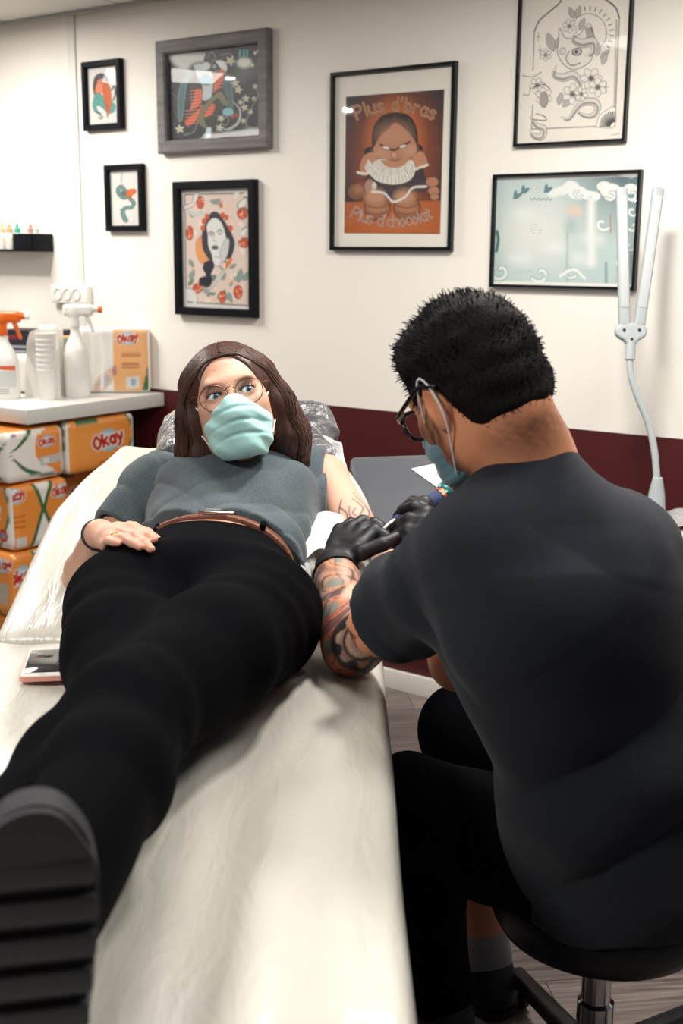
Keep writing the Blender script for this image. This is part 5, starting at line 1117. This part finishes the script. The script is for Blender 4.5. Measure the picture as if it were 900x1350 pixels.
# hem: dips over the belt
def hemf(p): return (2.018+.16*((p[:, 0]+.225)/.15)**2*np.where(p[:, 0] < -.225, .55, -.12)-.02*np.exp(-((p[:, 0]+.24)/.03)**2))-p[:, 1]
ts.I(lambda p: hemf(p)*.9, .003)
def folds(p):
    x, y, z = p[:, 0], p[:, 1], p[:, 2]
    d = .0062*crease((x*.9-y*.8)*34+noise3(p, 7, 31)*1.7)*np.clip((x+.24)*5, 0, 1)+.0060*crease((x*1.1+y*.7)*36+noise3(p, 8, 33)*1.6)*np.clip((-.15-x)*5, 0, 1)+.0045*crease(y*40+noise3(p, 9, 35)*2.2)*np.clip((2.16-y)*8, 0, 1)
    d += .0034*np.sin((x*.8+y*1.1)*46+2.4*np.sin(x*9)+noise3(p, 9, 2)*1.6)*np.clip((2.26-y)*5, 0, 1)
    d += .0040*np.sin((x*1.2-y*.7)*60+noise3(p, 12, 5)*2.5)*np.clip((x+.17)*6, 0, 1)
    d += .0035*np.sin((x*1.0+y*.6)*70+noise3(p, 14, 6)*2)*np.clip((-.26-x)*8, 0, 1)
    return d+.0016*noise3(p, 40, 7)
ts.S(lambda p: np.maximum(-.034-p[:, 0], p[:, 2]*0+2.14-p[:, 1]-.04), .004)
ts.D(folds)
V, F = ts.mesh((-.56, 1.85, .72), (.12, 2.5, 1.12), .0038)
V = taub(V, F, 2); shirt = mk('t_shirt', V-wo, F, tee_m, woman)
#MB().tube(spline([A(436, 626, 2.27), A(424, 634, 2.25), A(412, 631, 2.235), A(398, 618, 2.23)], 4)-wo, .0016, 6).build('seam', tee_m, shirt)
# jeans
jean_m = MAT('black_denim', (.0010, .0013, .0024), .95, spec=.06, bump=((500, 500, 500), .25, .0008))
V, F = js.mesh((-.62, .72, .62), (.12, 2.2, 1.15), .0045)
jeans = mk('jeans', taub(V, F, 2)-wo, F, jean_m, woman)
# belt
belt_m = MAT('brown_leather', L3(112, 66, 48), .45, var=((40, 40, 40), .15), bump=((120, 120, 120), .15, .001))
WTOP = lambda x: 2.03+.09*((x+.225)/.15)**2*np.where(x < -.225, .7, -.3)
bs = SDF(); bs.U(sec(PEL+np.array([0, -.02, 0]), mix3(PEL, WAI, .78), (.191, .110), (.144, .096), X1), .04)
bs.I(lambda p: p[:, 1]-WTOP(p[:, 0])-.004, .002); bs.I(lambda p: WTOP(p[:, 0])-.034-p[:, 1], .002); bs.D(lambda p: .0008*noise3(p, 40, 5))
V, F = bs.mesh((-.5, 1.8, .65), (.05, 2.3, 1.05), .003)
belt = mk('belt', taub(V, F, 2)-wo, F, belt_m, woman)
steel = MAT('polished_steel', (.55, .5, .46), .3, metal=1.)
def on_belt(x, dy, off):
    y = WTOP(np.array(x))+dy; z = np.linspace(.86, 1.08, 221); d = bs.ev(np.c_[np.full(221, x), np.full(221, float(y)), z]); z0 = z[np.where(d < 0)[0].max()] if (d < 0).any() else .94
    return np.array([x, float(y), z0+off])
bx = [on_belt(x, dy, .004) for x, dy in ((-.245, -.006), (-.235, .002), (-.20, .002), (-.188, -.006), (-.188, -.026), (-.20, -.033), (-.235, -.033), (-.245, -.025), (-.245, -.006))]
MB().tube(np.array(bx)-wo, .0022, 8).build('buckle', steel, belt)
MB().tube(np.array([on_belt(-.235, -.015, .006), on_belt(-.192, -.015, .007)])-wo, .0016, 8).build('prong', steel, belt)
for x in (-.325, -.135):
    c = on_belt(x, -.016, .001); V, F = rbox((.010, .046, .012), .003); MB().add(V+c-wo, F).build('belt_loop', jean_m, jeans)
# boots: thick ridged soles towards the viewer
boot_m = MAT('black_boot_leather', (.012, .012, .016), .5); sole_m = MAT('boot_sole_rubber', L3(42, 38, 44), .75)
def boot(an, toe_dir, up_dir, nm_off):
    b = thing('boot', None, None); b.parent = woman
    f = nrm(toe_dir); n = nrm(up_dir-f*(up_dir@f)); l = np.cross(f, n)   # n points from sole to ankle
    o = an-n*.085-f*.035
    w_ = lambda x, y, z: o+l*x+f*y+n*z
    s = SDF(); s.U(sec(w_(0, 0, .03), w_(0, .165, .02), (.036, .04), (.043, .026), l), .03); s.U(cap(w_(0, .035, .07), an+n*.03, .046, .046), .03)
    s.I(pln(w_(0, 0, .004), -n)); s.D(lambda p: .0015*noise3(p, 45, 2)); V, F = s.mesh(o-.3, o+.3, .005); up = mk('upper', V-wo, F, boot_m, b)
    pr = [(-.030, -.050), (-.036, -.02), (-.034, .04), (-.043, .10), (-.046, .14), (-.038, .185), (-.018, .212), (.006, .217), (.028, .204), (.042, .17), (.046, .12), (.038, .05), (.036, -.02), (.030, -.050), (.0, -.062)]
    pr = spline(np.array(pr+[pr[0]]), 4)[:-1]
    V, F = prism(pr, -.016, .012); V = np.array([w_(*v) for v in V]); mb = MB().add(V-wo, F); so = mb.build('sole', sole_m, b)
    for y in np.arange(-.045, .165, .030):   # tread bars across the sole
        hw = np.interp(y, [-.05, 0, .05, .12, .17], [.028, .034, .037, .044, .040])
        V, F = rbox((hw*2, .021, .010), .003); V = np.array([w_(v[0], v[1]+y+.0, v[2]-.019) for v in V]); MB().add(V-wo, F).build('tread', sole_m, so)
    V, F = prism([(p[0]*.9, p[1]) for p in pr if p[1] > .168]+[(.036, .176), (-.034, .176)][::1], -.024, -.012)
    mb = MB(); V, F = prism(spline(np.array([(-.041, .176), (-.019, .2095), (.006, .2155), (.029, .203), (.042, .176), (-.041, .176)]), 3)[:-1], -.024, -.012); V = np.array([w_(*v) for v in V]); mb.add(V-wo, F).build('tread', sole_m, so)
    lac = spline([w_(.03, .05, .09), w_(.06, .06, .075), w_(.075, .045, .06)], 4); MB().tube(np.array(lac)-wo, .0035, 6).build('lace', boot_m, b)
    return b
tdL = A(54, 1085, .90)-A(60, 1400, .95)
boot(A(50, 1250, .985), nrm(tdL), nrm(A(52, 1240, 1.1)-A(52, 1240, 1.0)), 0)
boot(ANR, nrm([-.25, .1, .95]), nrm([0, .95, -.1]), 0)
# ring and hair tie
rc = mix3(KR[2], TR_[2][0], .3); rd = nrm(TR_[2][0]-KR[2]); a_ = nrm(np.cross(rd, ZV)); b_ = np.cross(rd, a_)
MB().tube([rc-wo+.0098*(math.cos(t)*a_+math.sin(t)*b_) for t in np.linspace(0, 6.283, 21)], .0012, 6).build('ring', MAT('gold', L3(230, 160, 90), .2, metal=1.), woman)
wc = mix3(WRR, ELR, .02); rd = nrm(WRR-ELR); a_ = nrm(np.cross(rd, ZV)); b_ = np.cross(rd, a_)
MB().tube([wc-wo+.0285*(math.cos(t)*a_+math.sin(t)*b_) for t in np.linspace(0, 6.283, 25)], .0024, 8).build('hair_tie', MAT('black_elastic', (.01, .01, .014), .7), woman)
# ---------------------------------------------------------------- tattoo artist on the stool
artist = thing('person', 'man seen from behind on a stool, charcoal T-shirt, black gloves, tattooed forearm', 'person', (.44, 1.72, .40))
ao = np.array(artist.location)
PE, CHa, NBa = np.array([.455, 1.70, .50]), A(738, 790, 1.645), A(688, 600, 1.66)
SL, SR = A(640, 722, 1.60), A(815, 728, 1.73)
EL, WL_ = np.array([.018, 1.785, .796]), A(441, 748, 2.03)
ER, WR_ = A(604, 872, 1.84), A(556, 704, 2.06)
HLa, HRa = np.array([.385, 1.63, .49]), np.array([.53, 1.76, .49])
KL_, KR_ = np.array([.115, 1.80, .52]), np.array([.225, 2.06, .545])
FL, FR = np.array([.19, 1.93, .085]), np.array([.285, 2.03, .10])
side = nrm(SR-SL)
fa = nrm(np.array([-.50, .866, 0])*math.cos(math.radians(30))-ZV*math.sin(math.radians(30)))
la = nrm(np.cross(ZV, fa)); ua = np.cross(fa, la)
rl = math.radians(-12); la, ua = la*math.cos(rl)+ua*math.sin(rl), ua*math.cos(rl)-la*math.sin(rl)
HA = Frame3(A(626, 515, 1.665), la, fa, ua, 1.07)
LUM = mix3(PE, CHa, .42)+np.array([.02, -.01, -.02])
def torso_m(s, g=0., k=.05):
    s.U(sec(PE, LUM, (.165+g, .118+g), (.160+g, .108+g), side), k)
    s.U(sec(LUM, CHa, (.160+g, .108+g), (.178+g, .112+g), side), k)
    s.U(sec(CHa, mix3(SL, SR, .5), (.178+g, .112+g), (.150+g, .078+g), side), k)
    s.U(cap(SL, SR, .060+g, .060+g), k); s.U(cap(mix3(SL, SR, .5), NBa, .085+g, .060+g), k)
bm = SDF(); torso_m(bm); head(bm, HA, NBa, .060)
bm.U(cap(HA.w(0, -.05, -.055), NBa+np.array([.008, -.008, -.01]), .052, .058), .03)
chain(bm, [SL, mix3(SL, EL, .5), EL], [.058, .052, .044], .03); chain(bm, [EL, mix3(EL, WL_, .3), mix3(EL, WL_, .75), WL_], [.044, .047, .037, .033], .02)
chain(bm, [SR, mix3(SR, ER, .5), ER], [.058, .050, .042], .03); chain(bm, [ER, mix3(ER, WR_, .3), WR_], [.042, .046, .032], .02)
chain(bm, [HLa, KL_], [.085, .06], .03); chain(bm, [KL_, mix3(KL_, FL, .35), FL], [.055, .058, .038], .03)
chain(bm, [HRa, KR_], [.085, .06], .03); chain(bm, [KR_, mix3(KR_, FR, .35), FR], [.055, .058, .038], .03)
bm.U(cap(FL, FL+np.array([-.06, .10, -.045]), .036, .03)); bm.U(cap(FR, FR+np.array([-.05, .10, -.055]), .036, .03))
# hands: left spreads the skin of her arm, right holds the machine
KLh = [A(494, 700, 2.075), A(480, 697, 2.10), A(464, 696, 2.115), A(447, 699, 2.12)]
TLh = [[A(506, 706, 2.07), A(516, 712, 2.062), A(522, 716, 2.057)], [A(494, 690, 2.10), A(502, 695, 2.095), A(506, 700, 2.09)], [A(478, 686, 2.13), A(490, 690, 2.13), A(498, 694, 2.125)], [A(462, 689, 2.15), A(474, 690, 2.155), A(482, 692, 2.155)]]
thL = [mix3(WL_, KLh[0], .3), A(478, 728, 2.02), A(504, 718, 2.02), A(522, 708, 2.035)]
GRP0, GRP1 = A(512, 694, 2.075), A(590, 652, 2.13)
KRh = [A(562, 676, 2.045), A(560, 688, 2.035), A(556, 700, 2.03), A(550, 710, 2.035)]
TRh = [[A(546, 668, 2.065), A(533, 672, 2.085), A(524, 680, 2.092)], [A(540, 684, 2.045), A(526, 692, 2.055), A(516, 697, 2.072)], [A(538, 699, 2.035), A(524, 706, 2.045), A(513, 710, 2.06)], [A(534, 712, 2.035), A(521, 717, 2.05), A(511, 719, 2.065)]]
thR = [mix3(WR_, KRh[0], .3), A(560, 664, 2.075), A(545, 662, 2.11), A(529, 672, 2.112)]
hand(bm, WL_, KLh, TLh, thL, .0088); hand(bm, WR_, KRh, TRh, thR, .0088)
V, F = bm.mesh((-.12, 1.3, 0), (.85, 2.35, 1.5), .0032); V = taub(V, F, 2)
ca = painted(len(V), (212, 142, 106)); ca = ca*(1+.05*noise3(V, 40, 3)[:, None])
q = HA.loc(V); inh = (np.abs(q).max(1) < .17)
ca = np.where((inh & (q[:, 1] > .0))[:, None], blend(ca, (np.clip((.008-q[:, 2])*45, 0, 1)*np.clip((q[:, 1]-.006)*60, 0, 1))*.9*(.8+.2*noise3(V, 400, 1)), (62, 40, 34)), ca)  # beard
stub = np.clip(1-np.abs(q[:, 1]+.07)/.05, 0, 1)*np.clip(1-np.abs(q[:, 2]+.085)/.04, 0, 1)*inh; ca = blend(ca, stub*.8*np.clip(.7+.3*noise3(V, 600, 2), 0, 1), (96, 58, 42))
# sleeve of tattoos on the left forearm, in forearm coordinates
ax_, an_, ra_ = limb_uv(V, EL, WL_, np.array([.2, -.5, 1.])); arm = (ra_ < .075) & (ax_ > -.06) & (ax_ < .30) & (V[:, 0] < .14)
su = an_*.045
inkc = [(52, 48, 52), (184, 92, 60), (150, 142, 136), (96, 122, 116), (198, 120, 82), (66, 58, 62), (206, 164, 138)]
ca = np.where(arm[:, None], blend(ca, np.full(len(V), .45), (158, 118, 98)), ca)
n1 = noise3(np.c_[ax_*1., su*1.3, 0*su], 95, 21); n2 = noise3(np.c_[ax_, su, 0*su+3], 150, 22); n3 = noise3(np.c_[ax_*.8, su, 0*su+5], 60, 25)
ca = blend(ca, np.clip(n3*2.2, 0, .75)*arm, inkc[1]); ca = blend(ca, np.clip((-n3-.25)*2.2, 0, .8)*arm, inkc[2]); ca = blend(ca, np.clip((n1-.45)*3, 0, .8)*arm, inkc[3]); ca = blend(ca, np.clip((-n1-.35)*3, 0, .85)*arm, inkc[5])
ca = blend(ca, (1.2-np.abs(n1)/.10)*.85*arm, inkc[0]); ca = blend(ca, (1.2-np.abs(n3-.1)/.07)*.8*arm, inkc[0]); ca = blend(ca, (1.1-np.abs(n2)/.12)*.6*arm, (70, 58, 60)); ca = blend(ca, np.clip(n2-.55, 0, 1)*1.6*arm, inkc[6])
# rose at the elbow
rd_ = nrm([.12, -.80, .42]); rx_ = nrm(np.cross(rd_, ZV)); ry_ = np.cross(rx_, rd_); pe = V-EL-rx_*-.006
dx, dy = pe@rx_, pe@ry_; front = ((pe@rd_) > .004) & (np.linalg.norm(pe, axis=1) < .085); rr = np.hypot(dx, dy); th = np.arctan2(dy, dx)
ca = blend(ca, np.clip((.046-rr)/.004, 0, 1)*front, (56, 48, 50)); pet = .036*(1+.13*np.sin(th*7+.5)); ca = blend(ca, np.clip((pet-rr)/.002, 0, 1)*front, (164, 128, 112))
spi = ((rr*78+th/6.283) % 1); ca = blend(ca, (rr < pet)*front*np.clip((.34-spi)/.12, 0, 1)*.9, (58, 46, 48)); ca = blend(ca, (rr < pet)*front*np.clip((np.abs(spi-.75)*-1+.18)/.1, 0, .6), (196, 164, 146)); ca = blend(ca, (.004-rr)/.002*front, (40, 34, 36))
abody = mk('body', V-ao, F, skin, artist, ca)
HAl = Frame3(HA.o-ao, la, fa, ua, 1.07); eyes(HAl, artist, (70, 50, 40))
# hair: short, dark, faded at the nape
hair_d = MAT('dark_hair', (.0075, .0052, .0055), .75, spec=.12, bump=((300, 300, 120), .6, .003))
hs = SDF(); hs.U(ell(HA.w(0, -.014, .036), np.array((.079, .099, .090))*1.07, HA.R), .02); hs.U(ell(HA.w(0, -.055, -.02), np.array((.066, .052, .062))*1.07, HA.R), .03)
hs.U(ell(HA.w(0, .035, .082), np.array((.055, .05, .036))*1.07, HA.R), .03)
hs.S(ell(HA.w(0, .11, -.035), np.array((.085, .07, .095))*1.07, HA.R), .012)
for x in (-1, 1): hs.S(ell(HA.w(x*.085, .012, -.022), np.array((.03, .046, .045))*1.07, HA.R), .012)
hs.S(pln(HA.w(0, -.05, -.052), HA.R[2]*-1*-1+HA.R[1]*.25) if False else (lambda p: (p-HA.w(0, -.05, -.078))@nrm(HA.R[2]+HA.R[1]*.12)), .012)
hs.D(lambda p: .0028*noise3(p, 130, 4)+.002*noise3(p, 60, 6)); V, F = hs.mesh(HA.o-.2, HA.o+.2, .0032); Vh = taub(V, F, 1); mk('hair', Vh-ao, F, hair_d, artist)
L = []; rs = np.random.RandomState(4)
for i in range(2600):
    v = Vh[rs.randint(len(Vh))]; q_ = HA.loc(v); n = nrm(v-HA.w(0, -.012, .01)); lam = np.clip((q_[2]+.02)/.1, .12, 1)
    d = nrm(n*.55+HA.R[1]*(.55 if q_[2] > .05 else -.12)+HA.R[2]*(-.5 if q_[2] < .06 else .15)+rs.normal(size=3)*.25); l = (.004+.011*lam*rs.rand())
    L.append((np.array([v-n*.003, v+d*l*.5+n*.0012, v+d*l])-ao, .0010, .0002))
strands('hair_tips', L, hair_d, artist, 3)
amask_m = MAT('blue_mask_fabric', L3(92, 128, 140), .75, sheen=.2)
fma = face_mask(HA, artist, ao, amask_m, low=-.122, top=.0)
for x in (-1, 1):
    MB().tube(spline([HAl.w(x*.058, .056, -.022), HAl.w(x*.072, .028, .0), HAl.w(x*.081, .006, .026), HAl.w(x*.084, -.012, .034), HAl.w(x*.083, -.022, .012), HAl.w(x*.080, -.018, -.03), HAl.w(x*.060, .034, -.088)], 6), .0016, 6).build('ear_loop', loopm, fma)
blackp = MAT('black_acetate', (.006, .006, .008), .25, spec=.6)
gl = bpy.data.objects.new('glasses', None); C.objects.link(gl); gl.parent = artist
for x in (-1, 1):
    t = np.linspace(0, 2*math.pi, 33); ring = [HAl.w(x*.034+.027*np.sign(math.cos(a))*abs(math.cos(a))**.75, .104-.012*abs(.034+.027*math.cos(a)*x)/.06, .001+.020*np.sign(math.sin(a))*abs(math.sin(a))**.8) for a in t]
    MB().tube(ring, .0034, 8).build('rim', blackp, gl)
    MB().tube(spline([HAl.w(x*.062, .093, .012), HAl.w(x*.074, .075, .016), HAl.w(x*.081, .03, .022), HAl.w(x*.083, -.004, .026), HAl.w(x*.081, -.03, .012)], 4), .0036, 8).build('temple', blackp, gl)
MB().tube([HAl.w(-.008, .104, .008), HAl.w(0, .107, .011), HAl.w(.008, .104, .008)], .003, 8).build('bridge', blackp, gl)
# T-shirt
ate_m = MAT('charcoal_jersey', (.018, .021, .029), .95, spec=.15, sheen=.08, bump=((600, 600, 600), .25, .0008), var=((500, 500, 500), .2))
s = SDF(); torso_m(s, .014); s.U(cap(PE+ZV*.03, PE-ZV*.0, .175, .18), .05)
s.U(sec(PE-ZV*.015, LUM, (.20, .165), (.185, .135), side), .05)
cL = mix3(SL, EL, .62); cRr = mix3(SR, ER, .62); dLe, dRe = nrm(EL-SL), nrm(ER-SR)
s.U(cap(SL, cL+dLe*.03, .074, .080), .04); s.U(cap(SR, cRr+dRe*.03, .074, .078), .04)
for c, d in ((cL, dLe), (cRr, dRe)):
    s.S(lambda p, c=c, d=d: np.maximum(-((p-c)@d), np.linalg.norm(p-c, axis=1)-.115), .003); s.S(cap(c-d*.04, c+d*.03, .058, .070), .003)
nd = nrm(HA.o-NBa); s.S(lambda p: np.maximum(-((p-(NBa+nd*.034+np.array([0, .0, 0])))@nrm(nd*.8+ZV*.5+np.array([-.25, .1, 0]))), np.linalg.norm(p-NBa, axis=1)-.12), .003)
s.S(cap(NBa+nd*.01, NBa+nd*.07, .058, .064), .003)
s.I(pln(PE-ZV*.07, -ZV), .006)
def af(p):
    x, y, z = p[:, 0], p[:, 1], p[:, 2]; al = (p-SL)@dLe
    d = .0065*crease((z*.8-x*.9+y*.2)*15+noise3(p, 5, 33)*1.6)*np.clip((1.0-z)*4, 0, 1)*np.clip((x-.2)*6, 0, 1)+.0065*crease(al*30-y*8+noise3(p, 7, 35)*1.5)*np.clip((al-.0)*10, 0, 1)*np.clip((.22-x)*8, 0, 1)+.006*crease((z*.9+x*.5)*24+noise3(p, 6, 37)*1.5)*np.clip((z-.93)*6, 0, 1)*np.clip((x-.2)*6, 0, 1)
    d += .0032*np.sin((z*1.0+x*.9-y*.3)*38+noise3(p, 8, 3)*2.2)*np.clip((1.05-z)*3, 0, 1)*np.clip((x-.12)*6, 0, 1)
    d += .0045*np.sin(al*75+noise3(p, 10, 5)*2.6)*np.clip((al-.02)*12, 0, 1)*np.clip((.2-x)*8, 0, 1)
    d += .003*np.sin((z*.6+x*1.2)*60+noise3(p, 10, 8)*2)*np.clip((z-.95)*6, 0, 1)*np.clip((x-.25)*6, 0, 1)
    return d+.0014*noise3(p, 34, 9)
s.D(af); V, F = s.mesh((-.1, 1.2, .36), (.9, 2.1, 1.35), .0045); ash = mk('t_shirt', taub(V, F, 2)-ao, F, ate_m, artist)
ring = []
cn = NBa+nd*.006; a1 = nrm(np.cross(nd, ZV)); b1 = np.cross(nd, a1)
# trousers: cropped, black
atr_m = MAT('black_cotton', (.0012, .0015, .0026), .95, spec=.06, bump=((500, 500, 500), .2, .0008))
s = SDF(); s.U(ell(PE-ZV*.0, (.172, .148, .11)), .05)
chain(s, [HLa, mix3(HLa, KL_, .5), KL_], [.105, .092, .078], .04); chain(s, [HRa, mix3(HRa, KR_, .5), KR_], [.105, .092, .078], .04)
chain(s, [KL_, mix3(KL_, FL, .4), mix3(KL_, FL, .98)], [.076, .074, .058], .03); chain(s, [KR_, mix3(KR_, FR, .4), mix3(KR_, FR, .62)], [.076, .072, .066], .03)
dF = nrm(FR-KR_); cc = mix3(KR_, FR, .6); s.S(lambda p: np.maximum(-((p-cc)@dF), np.linalg.norm(p-cc, axis=1)-.13), .003)
s.D(lambda p: .003*noise3(p, 22, 3)+.002*np.sin(p[:, 0]*60+noise3(p, 12, 4)*3)); V, F = s.mesh((-.05, 1.4, 0), (.85, 2.3, .75), .0055)
mk('trousers', taub(V, F, 2)-ao, F, atr_m, artist)
# socks, shoes
sock_m = MAT('grey_white_sock', L3(150, 146, 146), .9, bump=((300, 300, 300), .3, .001)); shoe_m = MAT('black_shoe', (.006, .006, .008), .5)
for an, dx in ((FR, np.array([-.05, .10, -.055])), (FL, np.array([-.06, .10, -.045]))):
    kn = KR_ if an is FR else KL_
    MB().tube([mix3(an, kn, .14)-ao, mix3(an, kn, .06)-ao, an-ao, an-ZV*.03-ao], [.042, .044, .046, .046], 20).build('sock', sock_m, artist)
    s = SDF(); f = nrm(dx*np.array([1, 1, 0])); l = np.cross(f, ZV)
    g0 = np.array([an[0], an[1], 0]); s.U(sec(g0+ZV*.045-f*.03, g0+ZV*.035+f*.17, (.042, .042), (.045, .030), l), .03); s.U(cap(g0+ZV*.05, g0+ZV*.085, .046, .044), .03); s.I(pln(g0+ZV*.002, -ZV), .003)
    V, F = s.mesh(g0-.3, g0+.3, .005); sh = mk('shoe', V-ao, F, shoe_m, artist)
    V, F = prism(rrect(.27, .088, .04), .001, .018); V = V[:, :1]*f+V[:, 1:2]*l+V[:, 2:]*ZV+g0+f*.07; MB().add(V-ao, F).build('sole', shoe_m, sh)
# black nitrile gloves
glove_m = MAT('black_nitrile', (.007, .007, .009), .5, spec=.4, bump=((160, 160, 160), .2, .001))
for W_, K_, T_, th_, el in ((WL_, KLh, TLh, thL, EL), (WR_, KRh, TRh, thR, ER)):
    s = SDF(); hand(s, W_, K_, T_, th_, .0108); s.U(cap(W_, mix3(W_, el, .10), .034, .0375), .012); d = nrm(el-W_)
    c = mix3(W_, el, .09); s.S(lambda p, c=c, d=d: np.maximum(-((p-c)@d), np.linalg.norm(p-c, axis=1)-.09), .002)
    s.D(lambda p: .0004*noise3(p, 150, 3)+.0006*noise3(p, 70, 4)); m = np.mean(K_, 0); V, F = s.mesh(m-.18, m+.18, .0024); g = mk('glove', taub(V, F, 1)-ao, F, glove_m, artist)
    c = mix3(W_, el, .085); a_ = nrm(np.cross(d, ZV)); b_ = np.cross(d, a_); MB().tube([c-ao+.0385*(math.cos(t)*a_+math.sin(t)*b_) for t in np.linspace(0, 6.283, 29)], .0018, 6).build('cuff_roll', glove_m, g)
